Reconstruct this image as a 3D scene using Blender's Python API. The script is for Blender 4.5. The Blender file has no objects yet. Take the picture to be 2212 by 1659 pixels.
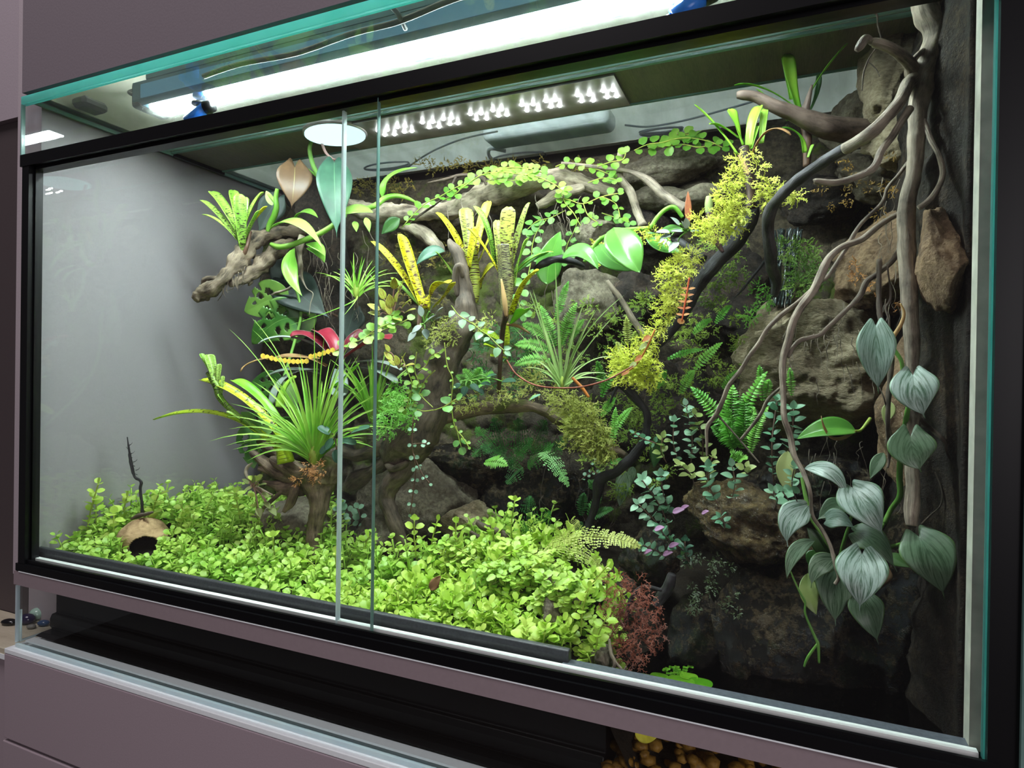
import bpy, math, random
from mathutils import Vector, Matrix, noise as mn
R = random.Random(7)
V = Vector
sc = bpy.context.scene
COL = sc.collection

# ------------------------------------------------------------------ camera, world, light, exposure
CAM = V((1.03103, -0.55271, 0.39349)); YAW, PIT, ROL, FPX = 0.409893, -0.0047564, 0.01478, 1347.84
_f = V((-math.sin(YAW)*math.cos(PIT), math.cos(YAW)*math.cos(PIT), math.sin(PIT)))
_r0 = V((math.cos(YAW), math.sin(YAW), 0)); _u0 = _r0.cross(_f)
_r = _r0*math.cos(ROL) + _u0*math.sin(ROL); _u = -_r0*math.sin(ROL) + _u0*math.cos(ROL)
cd = bpy.data.cameras.new('camera'); cam = bpy.data.objects.new('camera', cd); COL.objects.link(cam)
cd.sensor_width = 36; cd.lens = 36*FPX/2212; cd.clip_start = 0.01
cam.matrix_world = Matrix(((_r.x, _u.x, -_f.x, CAM.x), (_r.y, _u.y, -_f.y, CAM.y), (_r.z, _u.z, -_f.z, CAM.z), (0, 0, 0, 1)))
sc.camera = cam
w = bpy.data.worlds.new('world'); sc.world = w; w.use_nodes = True
w.node_tree.nodes['Background'].inputs[0].default_value = (0.78, 0.72, 0.76, 1)
w.node_tree.nodes['Background'].inputs[1].default_value = 0.06
sc.view_settings.view_transform = 'Standard'; sc.view_settings.look = 'None'
sc.view_settings.exposure = 0.0; sc.view_settings.gamma = 1.0; sc.view_settings.use_curve_mapping = False
def area(name, loc, aim, sx, sy, power, col):
    l = bpy.data.lights.new(name, 'AREA'); l.shape = 'RECTANGLE'; l.size = sx; l.size_y = sy; l.energy = power; l.color = col
    o = bpy.data.objects.new(name, l); o.location = loc
    o.rotation_euler = (V(aim)-V(loc)).to_track_quat('-Z', 'Y').to_euler(); COL.objects.link(o); return o
area('room_ceiling_light', (0.1, -1.0, 2.7), (0.4, 0.0, 0.3), 1.0, 1.0, 36, (1.0, 0.93, 0.96))
area('added_side_fill', (2.7, -2.2, 0.7), (0.5, 0.0, 0.2), 1.0, 1.2, 27, (1.0, 0.94, 0.97))  # unseen fill light, added to lift the cabinet fronts
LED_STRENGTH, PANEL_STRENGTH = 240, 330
try:
    c = sc.cycles
    c.use_denoising = True; c.max_bounces = 7; c.diffuse_bounces = 4; c.glossy_bounces = 3
    c.transparent_max_bounces = 14; c.transmission_bounces = 5; c.caustics_reflective = False; c.caustics_refractive = False
    c.sample_clamp_indirect = 4.0; c.use_adaptive_sampling = True; c.adaptive_threshold = 0.02
except Exception: pass

# ------------------------------------------------------------------ helpers
def ray(px, py): return _r*((px-1106)/FPX) + _u*((829.5-py)/FPX) + _f
def P(px, py, d):                        # a point at depth d inside the tank
    q = ray(px, py); return CAM + q*((d-CAM.y)/q.y)
def PZ(px, py, z):
    q = ray(px, py); return CAM + q*((z-CAM.z)/q.z)
def PX(px, py, x):
    q = ray(px, py); return CAM + q*((x-CAM.x)/q.x)
def S(p): return (p-CAM).dot(_f)/FPX      # metres per pixel near a point
def link(o): COL.objects.link(o); return o
def mk(name, v, f, mat, parent=None, uv=None, smooth=True, org=None):
    me = bpy.data.meshes.new(name)
    if org is None and parent is not None:
        org = parent.location if parent.parent is None else parent.parent.location
    if org is not None: v = [(a[0]-org[0], a[1]-org[1], a[2]-org[2]) for a in v]
    me.from_pydata([tuple(a) for a in v], [], f)
    if uv is not None:
        l = me.uv_layers.new(name='UVMap'); vi = [0]*len(me.loops); me.loops.foreach_get('vertex_index', vi)
        fl = []
        for i in vi: fl += [uv[i][0], uv[i][1]]
        l.data.foreach_set('uv', fl)
    if smooth: me.polygons.foreach_set('use_smooth', [True]*len(me.polygons))
    me.materials.append(mat); me.update()
    o = bpy.data.objects.new(name, me)
    if parent is not None: o.parent = parent
    elif org is not None: o.location = org
    return link(o)
def tag(o, label=None, cat=None, group=None, kind=None):
    if label: o['label'] = label
    if cat: o['category'] = cat
    if group: o['group'] = group
    if kind: o['kind'] = kind
    return o
def thing(name, loc, label, cat, group=None):
    o = bpy.data.objects.new(name, None); o.location = loc; o.empty_display_size = 0.01
    link(o); return tag(o, label, cat, group)
class MB:                                 # collects shapes into one mesh
    def __init__(s): s.v = []; s.f = []; s.uv = []
    def add(s, v, f, uv=None):
        n = len(s.v); s.v += v; s.f += [tuple(i+n for i in q) for q in f]; s.uv += uv if uv else [(0, 0)]*len(v)
    def box(s, a, b):
        x0, y0, z0 = a; x1, y1, z1 = b
        s.add([(x0,y0,z0),(x1,y0,z0),(x1,y1,z0),(x0,y1,z0),(x0,y0,z1),(x1,y0,z1),(x1,y1,z1),(x0,y1,z1)],
              [(0,3,2,1),(4,5,6,7),(0,1,5,4),(1,2,6,5),(2,3,7,6),(3,0,4,7)]); return s
    def go(s, name, mat, parent=None, smooth=True, org=None): return mk(name, s.v, s.f, mat, parent, s.uv, smooth, org)
def box(name, a, b, mat, parent=None, bev=0.0):
    o = MB().box(a, b).go(name, mat, parent, False)
    if bev: m = o.modifiers.new('bevel', 'BEVEL'); m.width = bev; m.segments = 3
    return o
def crom(pts, n):                         # smooth curve through tuples
    out = []; L = len(pts)
    for i in range(L-1):
        p0, p1, p2, p3 = pts[max(i-1, 0)], pts[i], pts[i+1], pts[min(i+2, L-1)]
        for k in range(n):
            t = k/n
            out.append(tuple(0.5*(2*b+(c-a)*t+(2*a-5*b+4*c-d)*t*t+(3*b-a-3*c+d)*t**3) for a, b, c, d in zip(p0, p1, p2, p3)))
    out.append(tuple(pts[-1])); return out
def tube_geo(mb, pts, ring=8, gnarl=0.0, seed=0, freq=60, cap=True):   # pts: (x,y,z,r)
    N = len(pts); v = []; uv = []; up = V((0.31, 0.17, 0.93)); ln = 0
    t0 = (V(pts[1][:3])-V(pts[0][:3])).normalized(); a = t0.orthogonal().normalized()
    off = V((seed*3.1, seed*1.7, seed*5.3))
    for i in range(N):
        p = V(pts[i][:3]); t = (V(pts[min(i+1, N-1)][:3])-V(pts[max(i-1, 0)][:3])).normalized()
        a = (a-t*a.dot(t)).normalized(); b = t.cross(a)
        if i: ln += (p-V(pts[i-1][:3])).length
        for k in range(ring):
            an = 2*math.pi*k/ring; dr = a*math.cos(an)+b*math.sin(an); r = pts[i][3]
            if gnarl:
                q = p+dr*r; r *= 1+gnarl*(mn.noise(q*freq+off)*1.1+0.6*mn.noise(q*freq*2.7+off)+0.5*mn.noise(V((math.cos(an)*2, math.sin(an)*2, ln*freq*0.25))+off))
            v.append(p+dr*r); uv.append((ln*10, k/ring))
    f = []
    for i in range(N-1):
        for k in range(ring):
            k2 = (k+1) % ring; f.append((i*ring+k, i*ring+k2, (i+1)*ring+k2, (i+1)*ring+k))
    if cap: f.append(tuple(range(ring))[::-1]); f.append(tuple((N-1)*ring+k for k in range(ring)))
    mb.add(v, f, uv)
def pxpath(pts, n=6):                     # (px,py,d,r_px) -> world points with radius
    q = []
    for px, py, d, r in pts:
        p = P(px, py, d); q.append((p.x, p.y, p.z, r*S(p)))
    return crom(q, n)
def branch(name, paths, mat, label, cat, gn=0.22, ring=12, freq=55, seed=1, group=None, parent=None):
    mb = MB()
    for k, (pts, *o) in enumerate(paths): tube_geo(mb, pxpath(pts, 7), ring if pts[0][3] > 5 else 7, gn, seed+k, freq)
    o = mb.go(name, mat, parent, org=None if parent else P(*paths[0][0][0][:3]))
    if label: tag(o, label, cat, group)
    return o
# widths along a leaf
def w_strap(t): return min(1, 0.62+0.5*t)*(1 if t < 0.86 else math.sqrt(max(0, 1-((t-0.86)/0.15)**2)))
def w_blade(t): return (1-t)**0.75*min(1, 0.7+t)
def w_ovate(t): return max(0.0, math.sin(math.pi*min(1, t**0.72)))**0.8
def w_lance(t): return max(0.0, math.sin(math.pi*t**0.8))
def w_heart(t):
    u = min(1, t/0.90); a = (0.42+0.58*math.sin(min(1, u/0.32)*math.pi/2)) if u < 0.32 else max(0, 1-((u-0.32)/0.68)**1.5)**0.95
    return max(a, 0.035*(1-t)/0.12 if t > .8 else 0)
def w_round(t): return math.sqrt(max(0, 1-(2*t-1)**2))
SH = dict(strap=w_strap, blade=w_blade, ovate=w_ovate, lance=w_lance, heart=w_heart, round=w_round)
def bez(a, b, c, t): return a*(1-t)**2 + b*2*t*(1-t) + c*t*t
def leaf_geo(mb, a, m, c, W, shape='lance', nrm=V((0, 0, 1)), nt=8, nv=4, fold=0.15, wave=0.0, lobe=0.0, curlt=0.0, twist=0.0):
    a = V(a); m = V(m); c = V(c); fn = SH[shape]; v = []; uv = []; f = []; ph = R.random()*6
    for i in range(nt+1):
        t = i/nt; p = bez(a, m, c, t); tg = (bez(a, m, c, min(1, t+.03))-bez(a, m, c, max(0, t-.03)))
        if tg.length < 1e-9: tg = c-a
        tg.normalize(); s = tg.cross(nrm)
        if s.length < 1e-4: s = tg.orthogonal()
        s.normalize()
        if twist: s = Matrix.Rotation(twist*t, 3, tg) @ s
        n = s.cross(tg); wd = fn(t)*W*0.5
        for j in range(nv+1):
            x = 2*j/nv-1
            q = p + s*(x*wd) + n*(abs(x)*wd*fold + wave*W*math.sin(t*9+ph+(2 if x > 0 else 0))*abs(x)) 
            if lobe: q = q - tg*(lobe*W*1.25*math.sin(abs(x)*2.5)*max(0, 1-t*3.0))
            v.append(q); uv.append((t, j/nv))
    for i in range(nt):
        for j in range(nv):
            b = i*(nv+1)+j; f.append((b, b+1, b+nv+2, b+nv+1))
    mb.add(v, f, uv)
def camdir(p, k=0.5): return ((CAM-p).normalized()*k + V((0, 0, 1))*(1-k)).normalized()
def pleaf(parent, mat, A, C, wpx, shape='lance', bow=None, k=0.5, nt=14, nv=6, name='leaf', fold=0.15, wave=0.0, lobe=0.0, side=0.0, twist=0.0, thick=0.0006, label=None):
    """A, C: (px,py,d) base and tip; bow: (px,py,d) control point."""
    a = P(*A); c = P(*C); m = P(*bow) if bow else (a+c)/2+V((0, 0, 0.08*(c-a).length))
    n = camdir((a+c)/2, k)
    if side: n = (n + _r*side).normalized()
    mb = MB(); leaf_geo(mb, a, m, c, wpx*S((a+c)/2), shape, n, nt, nv, fold, wave, lobe, twist=twist)
    o = mb.go(name, mat, parent)
    if thick: md = o.modifiers.new('thickness', 'SOLIDIFY'); md.thickness = thick; md.offset = 0
    if label: o['label'] = label
    return o

# ------------------------------------------------------------------ materials
MT = {}
def nt_new(name):
    m = bpy.data.materials.new(name); m.use_nodes = True; t = m.node_tree; t.nodes.clear()
    out = t.nodes.new('ShaderNodeOutputMaterial'); MT[name] = m; return m, t, out
def nd(t, typ, **k):
    n = t.nodes.new(typ)
    for a, b in k.items(): setattr(n, a, b)
    return n
def ramp(t, stops):
    r = t.nodes.new('ShaderNodeValToRGB'); e = r.color_ramp.elements
    while len(e) < len(stops): e.new(0.5)
    for i, (p, c) in enumerate(stops): e[i].position = p; e[i].color = (c[0], c[1], c[2], 1)
    return r
def srgb(r, g, b):
    f = lambda x: (x/255/12.92) if x <= 10 else ((x/255+0.055)/1.055)**2.4
    return (f(r), f(g), f(b))
def plain(name, col, rough=0.5, metal=0.0, bump=0.0, bs=200, var=0.0, spec=0.5, coat=0):
    m, t, out = nt_new(name); b = nd(t, 'ShaderNodeBsdfPrincipled'); t.links.new(b.outputs[0], out.inputs[0])
    b.inputs['Roughness'].default_value = rough; b.inputs['Metallic'].default_value = metal; b.inputs['Specular IOR Level'].default_value = spec
    tc = nd(t, 'ShaderNodeTexCoord'); nz = nd(t, 'ShaderNodeTexNoise'); nz.inputs['Scale'].default_value = bs; nz.inputs['Detail'].default_value = 3
    t.links.new(tc.outputs['Object'], nz.inputs[0])
    v = var if var else 0.03
    r = ramp(t, [(0.3, [x*(1-v) for x in col]), (0.7, [min(1, x*(1+v)) for x in col])]); t.links.new(nz.outputs[0], r.inputs[0]); t.links.new(r.outputs[0], b.inputs['Base Color'])
    if bump:
        bp = nd(t, 'ShaderNodeBump'); bp.inputs['Strength'].default_value = bump; bp.inputs['Distance'].default_value = 0.002
        t.links.new(nz.outputs[0], bp.inputs['Height']); t.links.new(bp.outputs[0], b.inputs['Normal'])
    return m
def emit(name, col, s):
    m, t, out = nt_new(name); e = nd(t, 'ShaderNodeEmission'); e.inputs[0].default_value = (*col, 1); e.inputs[1].default_value = s
    t.links.new(e.outputs[0], out.inputs[0]); return m
def pane(name, tint, haze=0.0, hcol=(0.8, 0.85, 0.85), streak=0.0, rough=0.0, refl=1.6):
    m, t, out = nt_new(name); tr = nd(t, 'ShaderNodeBsdfTransparent'); tr.inputs[0].default_value = (*tint, 1)
    gl = nd(t, 'ShaderNodeBsdfGlossy'); gl.inputs['Roughness'].default_value = rough
    fr = nd(t, 'ShaderNodeLayerWeight'); fr.inputs[0].default_value = 0.5       # Schlick reflectance, the same from both sides
    pw = nd(t, 'ShaderNodeMath', operation='POWER'); pw.inputs[1].default_value = 5.0; t.links.new(fr.outputs['Facing'], pw.inputs[0])
    mu = nd(t, 'ShaderNodeMath', operation='MULTIPLY_ADD'); mu.inputs[1].default_value = 0.95; mu.inputs[2].default_value = 0.03*refl; mu.use_clamp = True
    t.links.new(pw.outputs[0], mu.inputs[0])
    src = tr.outputs[0]
    if haze:
        df = nd(t, 'ShaderNodeBsdfDiffuse'); df.inputs[0].default_value = (*hcol, 1)
        tl = nd(t, 'ShaderNodeBsdfTranslucent'); tl.inputs[0].default_value = (*hcol, 1)
        ad = nd(t, 'ShaderNodeMixShader'); ad.inputs[0].default_value = 0.5; t.links.new(df.outputs[0], ad.inputs[1]); t.links.new(tl.outputs[0], ad.inputs[2])
        mh = nd(t, 'ShaderNodeMixShader'); t.links.new(tr.outputs[0], mh.inputs[1]); t.links.new(ad.outputs[0], mh.inputs[2])
        tc = nd(t, 'ShaderNodeTexCoord'); mp = nd(t, 'ShaderNodeMapping'); mp.inputs['Scale'].default_value = (streak or 20, 3, 8)
        nz = nd(t, 'ShaderNodeTexNoise'); nz.inputs['Scale'].default_value = 3; nz.inputs['Detail'].default_value = 6
        t.links.new(tc.outputs['Object'], mp.inputs[0]); t.links.new(mp.outputs[0], nz.inputs[0])
        mr = nd(t, 'ShaderNodeMapRange'); mr.inputs[1].default_value = 0.3; mr.inputs[2].default_value = 0.75
        mr.inputs[3].default_value = haze*0.5; mr.inputs[4].default_value = haze*1.5
        t.links.new(nz.outputs[0], mr.inputs[0]); t.links.new(mr.outputs[0], mh.inputs[0]); src = mh.outputs[0]
    mx = nd(t, 'ShaderNodeMixShader'); t.links.new(mu.outputs[0], mx.inputs[0]); t.links.new(src, mx.inputs[1]); t.links.new(gl.outputs[0], mx.inputs[2])
    t.links.new(mx.outputs[0], out.inputs[0]); return m
def leafmat(name, c1, c2, rough=0.4, trans=0.35, bands=None, bscale=(60, 5), bth=0.56, rib=None, ribw=0.03, edge=None, spec=0.5, tcol=None, streak=None, scale=30):
    m, t, out = nt_new(name); b = nd(t, 'ShaderNodeBsdfPrincipled'); b.inputs['Roughness'].default_value = rough; b.inputs['Specular IOR Level'].default_value = spec
    tc = nd(t, 'ShaderNodeTexCoord'); nz = nd(t, 'ShaderNodeTexNoise'); nz.inputs['Scale'].default_value = scale; nz.inputs['Detail'].default_value = 4
    t.links.new(tc.outputs['Object'], nz.inputs[0])
    oi = nd(t, 'ShaderNodeObjectInfo'); ad = nd(t, 'ShaderNodeMath', operation='MULTIPLY_ADD'); ad.inputs[1].default_value = 0.35; 
    sb = nd(t, 'ShaderNodeMath', operation='SUBTRACT'); sb.inputs[1].default_value = 0.17
    t.links.new(oi.outputs['Random'], ad.inputs[0]); t.links.new(nz.outputs[0], ad.inputs[2]); t.links.new(ad.outputs[0], sb.inputs[0])
    r = ramp(t, [(0.3, c1), (0.7, c2)]); t.links.new(sb.outputs[0], r.inputs[0]); colr = r.outputs[0]
    sx = nd(t, 'ShaderNodeSeparateXYZ'); t.links.new(tc.outputs['UV'], sx.inputs[0])
    def mix(fac, col):
        nonlocal colr
        x = nd(t, 'ShaderNodeMix', data_type='RGBA'); t.links.new(fac, x.inputs[0]); t.links.new(colr, x.inputs[6]); x.inputs[7].default_value = (*col, 1); colr = x.outputs[2]
    def mt(op, a, b_, cl=False):
        x = nd(t, 'ShaderNodeMath', operation=op); x.use_clamp = cl
        for i, q in enumerate((a, b_)):
            if isinstance(q, (int, float)): x.inputs[i].default_value = q
            else: t.links.new(q, x.inputs[i])
        return x.outputs[0]
    va = mt('ABSOLUTE', mt('SUBTRACT', sx.outputs[1], 0.5), 0)
    if streak:
        cb = nd(t, 'ShaderNodeCombineXYZ'); t.links.new(mt('MULTIPLY', mt('SUBTRACT', mt('MULTIPLY', va, 2.4), sx.outputs[0]), 8), cb.inputs[0])
        t.links.new(mt('MULTIPLY', mt('ADD', sx.outputs[0], va), 1.6), cb.inputs[1]); t.links.new(oi.outputs['Random'], cb.inputs[2])
        n2 = nd(t, 'ShaderNodeTexNoise'); n2.inputs['Scale'].default_value = 1.0; n2.inputs['Detail'].default_value = 5; n2.inputs['Roughness'].default_value = 0.7; t.links.new(cb.outputs[0], n2.inputs[0])
        mix(mt('MULTIPLY', mt('SUBTRACT', n2.outputs[0], 0.46), 7, True), streak)
    if bands:
        cb = nd(t, 'ShaderNodeCombineXYZ'); t.links.new(mt('MULTIPLY', sx.outputs[0], bscale[0]), cb.inputs[0]); t.links.new(mt('MULTIPLY', sx.outputs[1], bscale[1]), cb.inputs[1]); t.links.new(mt('MULTIPLY', oi.outputs['Random'], 40), cb.inputs[2])
        n2 = nd(t, 'ShaderNodeTexNoise'); n2.inputs['Scale'].default_value = 1.0; n2.inputs['Detail'].default_value = 2; t.links.new(cb.outputs[0], n2.inputs[0])
        basef = mt('MULTIPLY', mt('SUBTRACT', 0.5, sx.outputs[0]), 0.10)
        mix(mt('MULTIPLY', mt('SUBTRACT', mt('ADD', n2.outputs[0], basef), bth), 16, True), bands)
    if rib: mix(mt('MULTIPLY', mt('SUBTRACT', ribw, va), 60, True), rib)
    if edge: mix(mt('MULTIPLY', mt('SUBTRACT', va, 0.46), 30, True), edge)
    t.links.new(colr, b.inputs['Base Color'])
    tl = nd(t, 'ShaderNodeBsdfTranslucent')
    if tcol: tl.inputs[0].default_value = (*tcol, 1)
    else: t.links.new(colr, tl.inputs[0])
    bp = nd(t, 'ShaderNodeBump'); bp.inputs['Strength'].default_value = 0.25; bp.inputs['Distance'].default_value = 0.001; t.links.new(nz.outputs[0], bp.inputs['Height']); t.links.new(bp.outputs[0], b.inputs['Normal'])
    mx = nd(t, 'ShaderNodeMixShader'); mx.inputs[0].default_value = trans; t.links.new(b.outputs[0], mx.inputs[1]); t.links.new(tl.outputs[0], mx.inputs[2])
    t.links.new(mx.outputs[0], out.inputs[0]); return m
def rockmat(name, stops, rough=0.85, bump=0.8, scale=18, fine=160, spec=0.3, moss=None, mth=0.55, stretch=(1, 1, 1), fb=0.35):
    m, t, out = nt_new(name); b = nd(t, 'ShaderNodeBsdfPrincipled'); t.links.new(b.outputs[0], out.inputs[0])
    b.inputs['Specular IOR Level'].default_value = spec
    tc = nd(t, 'ShaderNodeTexCoord'); mp = nd(t, 'ShaderNodeMapping'); mp.inputs['Scale'].default_value = stretch; t.links.new(tc.outputs['Object'], mp.inputs[0])
    n1 = nd(t, 'ShaderNodeTexNoise'); n1.inputs['Scale'].default_value = scale; n1.inputs['Detail'].default_value = 9; n1.inputs['Roughness'].default_value = 0.68
    n2 = nd(t, 'ShaderNodeTexNoise'); n2.inputs['Scale'].default_value = fine; n2.inputs['Detail'].default_value = 6; n2.inputs['Roughness'].default_value = 0.7
    vo = nd(t, 'ShaderNodeTexVoronoi'); vo.inputs['Scale'].default_value = fine*0.6
    for n in (n1, n2, vo): t.links.new(mp.outputs[0], n.inputs['Vector'])
    r = ramp(t, stops); 
    ad = nd(t, 'ShaderNodeMath', operation='MULTIPLY_ADD'); ad.inputs[1].default_value = 0.45; t.links.new(n2.outputs[0], ad.inputs[0])
    s1 = nd(t, 'ShaderNodeMath', operation='MULTIPLY'); s1.inputs[1].default_value = 0.62; t.links.new(n1.outputs[0], s1.inputs[0]); t.links.new(s1.outputs[0], ad.inputs[2])
    t.links.new(ad.outputs[0], r.inputs[0]); colr = r.outputs[0]
    if moss:
        n3 = nd(t, 'ShaderNodeTexNoise'); n3.inputs['Scale'].default_value = 11; n3.inputs['Detail'].default_value = 8; n3.inputs['Roughness'].default_value = .75; t.links.new(tc.outputs['Object'], n3.inputs[0])
        mr = nd(t, 'ShaderNodeMapRange'); mr.inputs[1].default_value = mth; mr.inputs[2].default_value = mth+0.06; t.links.new(n3.outputs[0], mr.inputs[0])
        x = nd(t, 'ShaderNodeMix', data_type='RGBA'); t.links.new(mr.outputs[0], x.inputs[0]); t.links.new(colr, x.inputs[6]); x.inputs[7].default_value = (*moss, 1); colr = x.outputs[2]
    t.links.new(colr, b.inputs['Base Color'])
    rr = nd(t, 'ShaderNodeMapRange'); rr.inputs[1].default_value = .35; rr.inputs[2].default_value = .65; rr.inputs[3].default_value = max(0.05, rough-0.12); rr.inputs[4].default_value = min(1, rough+0.1)
    t.links.new(n1.outputs[0], rr.inputs[0]); t.links.new(rr.outputs[0], b.inputs['Roughness'])
    sm = nd(t, 'ShaderNodeMath', operation='MULTIPLY_ADD'); sm.inputs[1].default_value = fb; t.links.new(n2.outputs[0], sm.inputs[0]); t.links.new(n1.outputs[0], sm.inputs[2])
    bp = nd(t, 'ShaderNodeBump'); bp.inputs['Strength'].default_value = bump; bp.inputs['Distance'].default_value = 0.008; t.links.new(sm.outputs[0], bp.inputs['Height']); t.links.new(bp.outputs[0], b.inputs['Normal'])
    return m
def woodmat(name, c1, c2, rough=0.75, bump=0.6, fr=6, moss=None):
    """bark that runs along a tube's own length (u) and round it (v)"""
    m, t, out = nt_new(name); b = nd(t, 'ShaderNodeBsdfPrincipled'); t.links.new(b.outputs[0], out.inputs[0]); b.inputs['Roughness'].default_value = rough; b.inputs['Specular IOR Level'].default_value = 0.3
    tc = nd(t, 'ShaderNodeTexCoord'); mp = nd(t, 'ShaderNodeMapping'); mp.inputs['Scale'].default_value = (1.5, fr, 1); t.links.new(tc.outputs['UV'], mp.inputs[0])
    n1 = nd(t, 'ShaderNodeTexNoise'); n1.inputs['Scale'].default_value = 3; n1.inputs['Detail'].default_value = 9; n1.inputs['Roughness'].default_value = .7; n1.inputs['Distortion'].default_value = 0.6; t.links.new(mp.outputs[0], n1.inputs[0])
    n2 = nd(t, 'ShaderNodeTexNoise'); n2.inputs['Scale'].default_value = 45; n2.inputs['Detail'].default_value = 6; t.links.new(tc.outputs['Object'], n2.inputs[0])
    ad = nd(t, 'ShaderNodeMath', operation='MULTIPLY_ADD'); ad.inputs[1].default_value = 0.5; t.links.new(n2.outputs[0], ad.inputs[0])
    s1 = nd(t, 'ShaderNodeMath', operation='MULTIPLY'); s1.inputs[1].default_value = 0.55; t.links.new(n1.outputs[0], s1.inputs[0]); t.links.new(s1.outputs[0], ad.inputs[2])
    r = ramp(t, [(0.36, c1), (0.62, c2)]); t.links.new(ad.outputs[0], r.inputs[0]); colr = r.outputs[0]
    if moss:
        mr = nd(t, 'ShaderNodeMapRange'); mr.inputs[1].default_value = .56; mr.inputs[2].default_value = .62; n3 = nd(t, 'ShaderNodeTexNoise'); n3.inputs['Scale'].default_value = 16; n3.inputs['Detail'].default_value = 7; t.links.new(tc.outputs['Object'], n3.inputs[0]); t.links.new(n3.outputs[0], mr.inputs[0])
        x = nd(t, 'ShaderNodeMix', data_type='RGBA'); t.links.new(mr.outputs[0], x.inputs[0]); t.links.new(colr, x.inputs[6]); x.inputs[7].default_value = (*moss, 1); colr = x.outputs[2]
    t.links.new(colr, b.inputs['Base Color'])
    bp = nd(t, 'ShaderNodeBump'); bp.inputs['Strength'].default_value = bump; bp.inputs['Distance'].default_value = 0.004; t.links.new(ad.outputs[0], bp.inputs['Height']); t.links.new(bp.outputs[0], b.inputs['Normal'])
    return m

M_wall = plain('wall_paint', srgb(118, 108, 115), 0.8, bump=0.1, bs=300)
M_wallb = plain('lit_mauve_wall', srgb(162, 150, 158), 0.8, bump=0.1, bs=300)  # lighter copy of the wall mauve, lamp light on the wall painted in
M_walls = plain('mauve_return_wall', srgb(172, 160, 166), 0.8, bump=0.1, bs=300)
M_floor = plain('dark_floor', srgb(70, 58, 52), 0.6)
M_cab = plain('lit_mauve_lacquer', srgb(166, 150, 158), 0.55, bump=0.05, bs=500)  # upper cabinet's mauve made paler, the stronger light down here painted in
M_cabd = plain('dark_brown_board', srgb(74, 64, 66), 0.6)
M_band = plain('mauve_satin_band', srgb(150, 134, 139), 0.35, spec=0.6)
M_black = plain('black_profile', (0.004, 0.004, 0.005), 0.34, spec=0.35)
M_blackm = plain('black_matt_plastic', (0.005, 0.005, 0.006), 0.42, spec=0.4)
M_gut = plain('charcoal_rubber', (0.035, 0.037, 0.042), 0.42, bump=0.15, bs=400, var=0.3, spec=0.6)
M_sill = plain('slate_grey_sill', (0.09, 0.10, 0.12), 0.4, bump=0.1, bs=300, var=0.25)
M_white = plain('white_track', (0.75, 0.78, 0.76), 0.4)
M_whiteb = plain('white_board_edge', (0.90, 0.95, 0.98), 0.4)
M_aqua = leafmat('aqua_glass_edge', (0.28, 0.92, 0.84), (0.36, 0.98, 0.92), 0.15, 0.75)
M_aquad = leafmat('dull_glass_edge', (0.22, 0.40, 0.36), (0.32, 0.50, 0.46), 0.15, 0.4)
M_aqual = leafmat('pale_glass_edge', (0.85, 0.96, 1.0), (0.92, 1.0, 1.0), 0.15, 0.6)
M_sil = plain('cream_silicone', (0.50, 0.49, 0.42), 0.5, var=0.2, bs=60)
M_glass = pane('clear_glass', (0.97, 0.985, 0.98))
M_door = pane('door_glass', (0.975, 0.985, 0.98))
M_lid = pane('misted_lid_glass', (0.84, 0.90, 0.88), 0.035, (0.62, 0.68, 0.62), 30)
M_lidr = pane('misted_rear_lid_glass', (0.84, 0.92, 0.96), 0.20, (0.62, 0.72, 0.74), 12)
M_hoodin = rockmat('cream_wood_board', [(0.35, (0.60, 0.58, 0.48)), (0.7, (0.82, 0.80, 0.68))], 0.7, 0.1, 6, 60, stretch=(9, 0.8, 1))
M_darkwood = rockmat('dark_wood_bar', [(0.35, (0.10, 0.09, 0.075)), (0.7, (0.24, 0.21, 0.175))], 0.5, 0.2, 8, 60, stretch=(9, 1, 1))
M_alu = plain('brushed_aluminium', (0.34, 0.32, 0.30), 0.38, 0.7, var=0.2, bs=40)
M_lamp = plain('blue_grey_lamp_housing', (0.10, 0.20, 0.27), 0.35, 0.3)
M_led = emit('led_diffuser', (0.93, 0.98, 1.0), LED_STRENGTH)
M_addglow = emit('added_side_glow', (0.35, 0.75, 1.0), 0.35)
M_spots = emit('reflection_spot_glow', (0.9, 0.97, 1.0), PANEL_STRENGTH)
M_dome = emit('lit_round_diffuser', (0.62, 0.95, 1.0), 1.7)
M_blue = plain('bright_blue_plastic', (0.03, 0.22, 0.90), 0.3)
M_metal = plain('nickel', (0.45, 0.45, 0.47), 0.3, 0.9)
M_cable = plain('grey_cable', (0.04, 0.05, 0.06), 0.5)
M_boxw = plain('cream_white_plastic', (0.93, 0.95, 0.86), 0.45)
M_shelf = rockmat('pale_oak', [(0.35, (0.42, 0.37, 0.27)), (0.7, (0.60, 0.54, 0.42))], 0.6, 0.1, 5, 60, stretch=(1, 8, 1))
M_soil = rockmat('soil', [(0.3, (0.008, 0.006, 0.004)), (0.7, (0.05, 0.035, 0.022))], 0.9, 1.0, 60, 300)
M_back = rockmat('backdrop_rock', [(0.36, (0.009, 0.007, 0.005)), (0.5, (0.045, 0.033, 0.022)), (0.66, (0.13, 0.10, 0.065))], 0.7, 1.0, 14, 150, moss=(0.07, 0.09, 0.012), mth=0.54)
M_dirt = rockmat('dark_root_dirt', [(0.40, (0.006, 0.0045, 0.003)), (0.55, (0.022, 0.015, 0.010)), (0.68, (0.075, 0.05, 0.03))], 0.75, 1.0, 22, 190)
M_rock = rockmat('grey_brown_rock', [(0.36, (0.045, 0.036, 0.026)), (0.52, (0.14, 0.115, 0.082)), (0.68, (0.30, 0.26, 0.19))], 0.8, 0.9, 20, 190)
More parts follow.
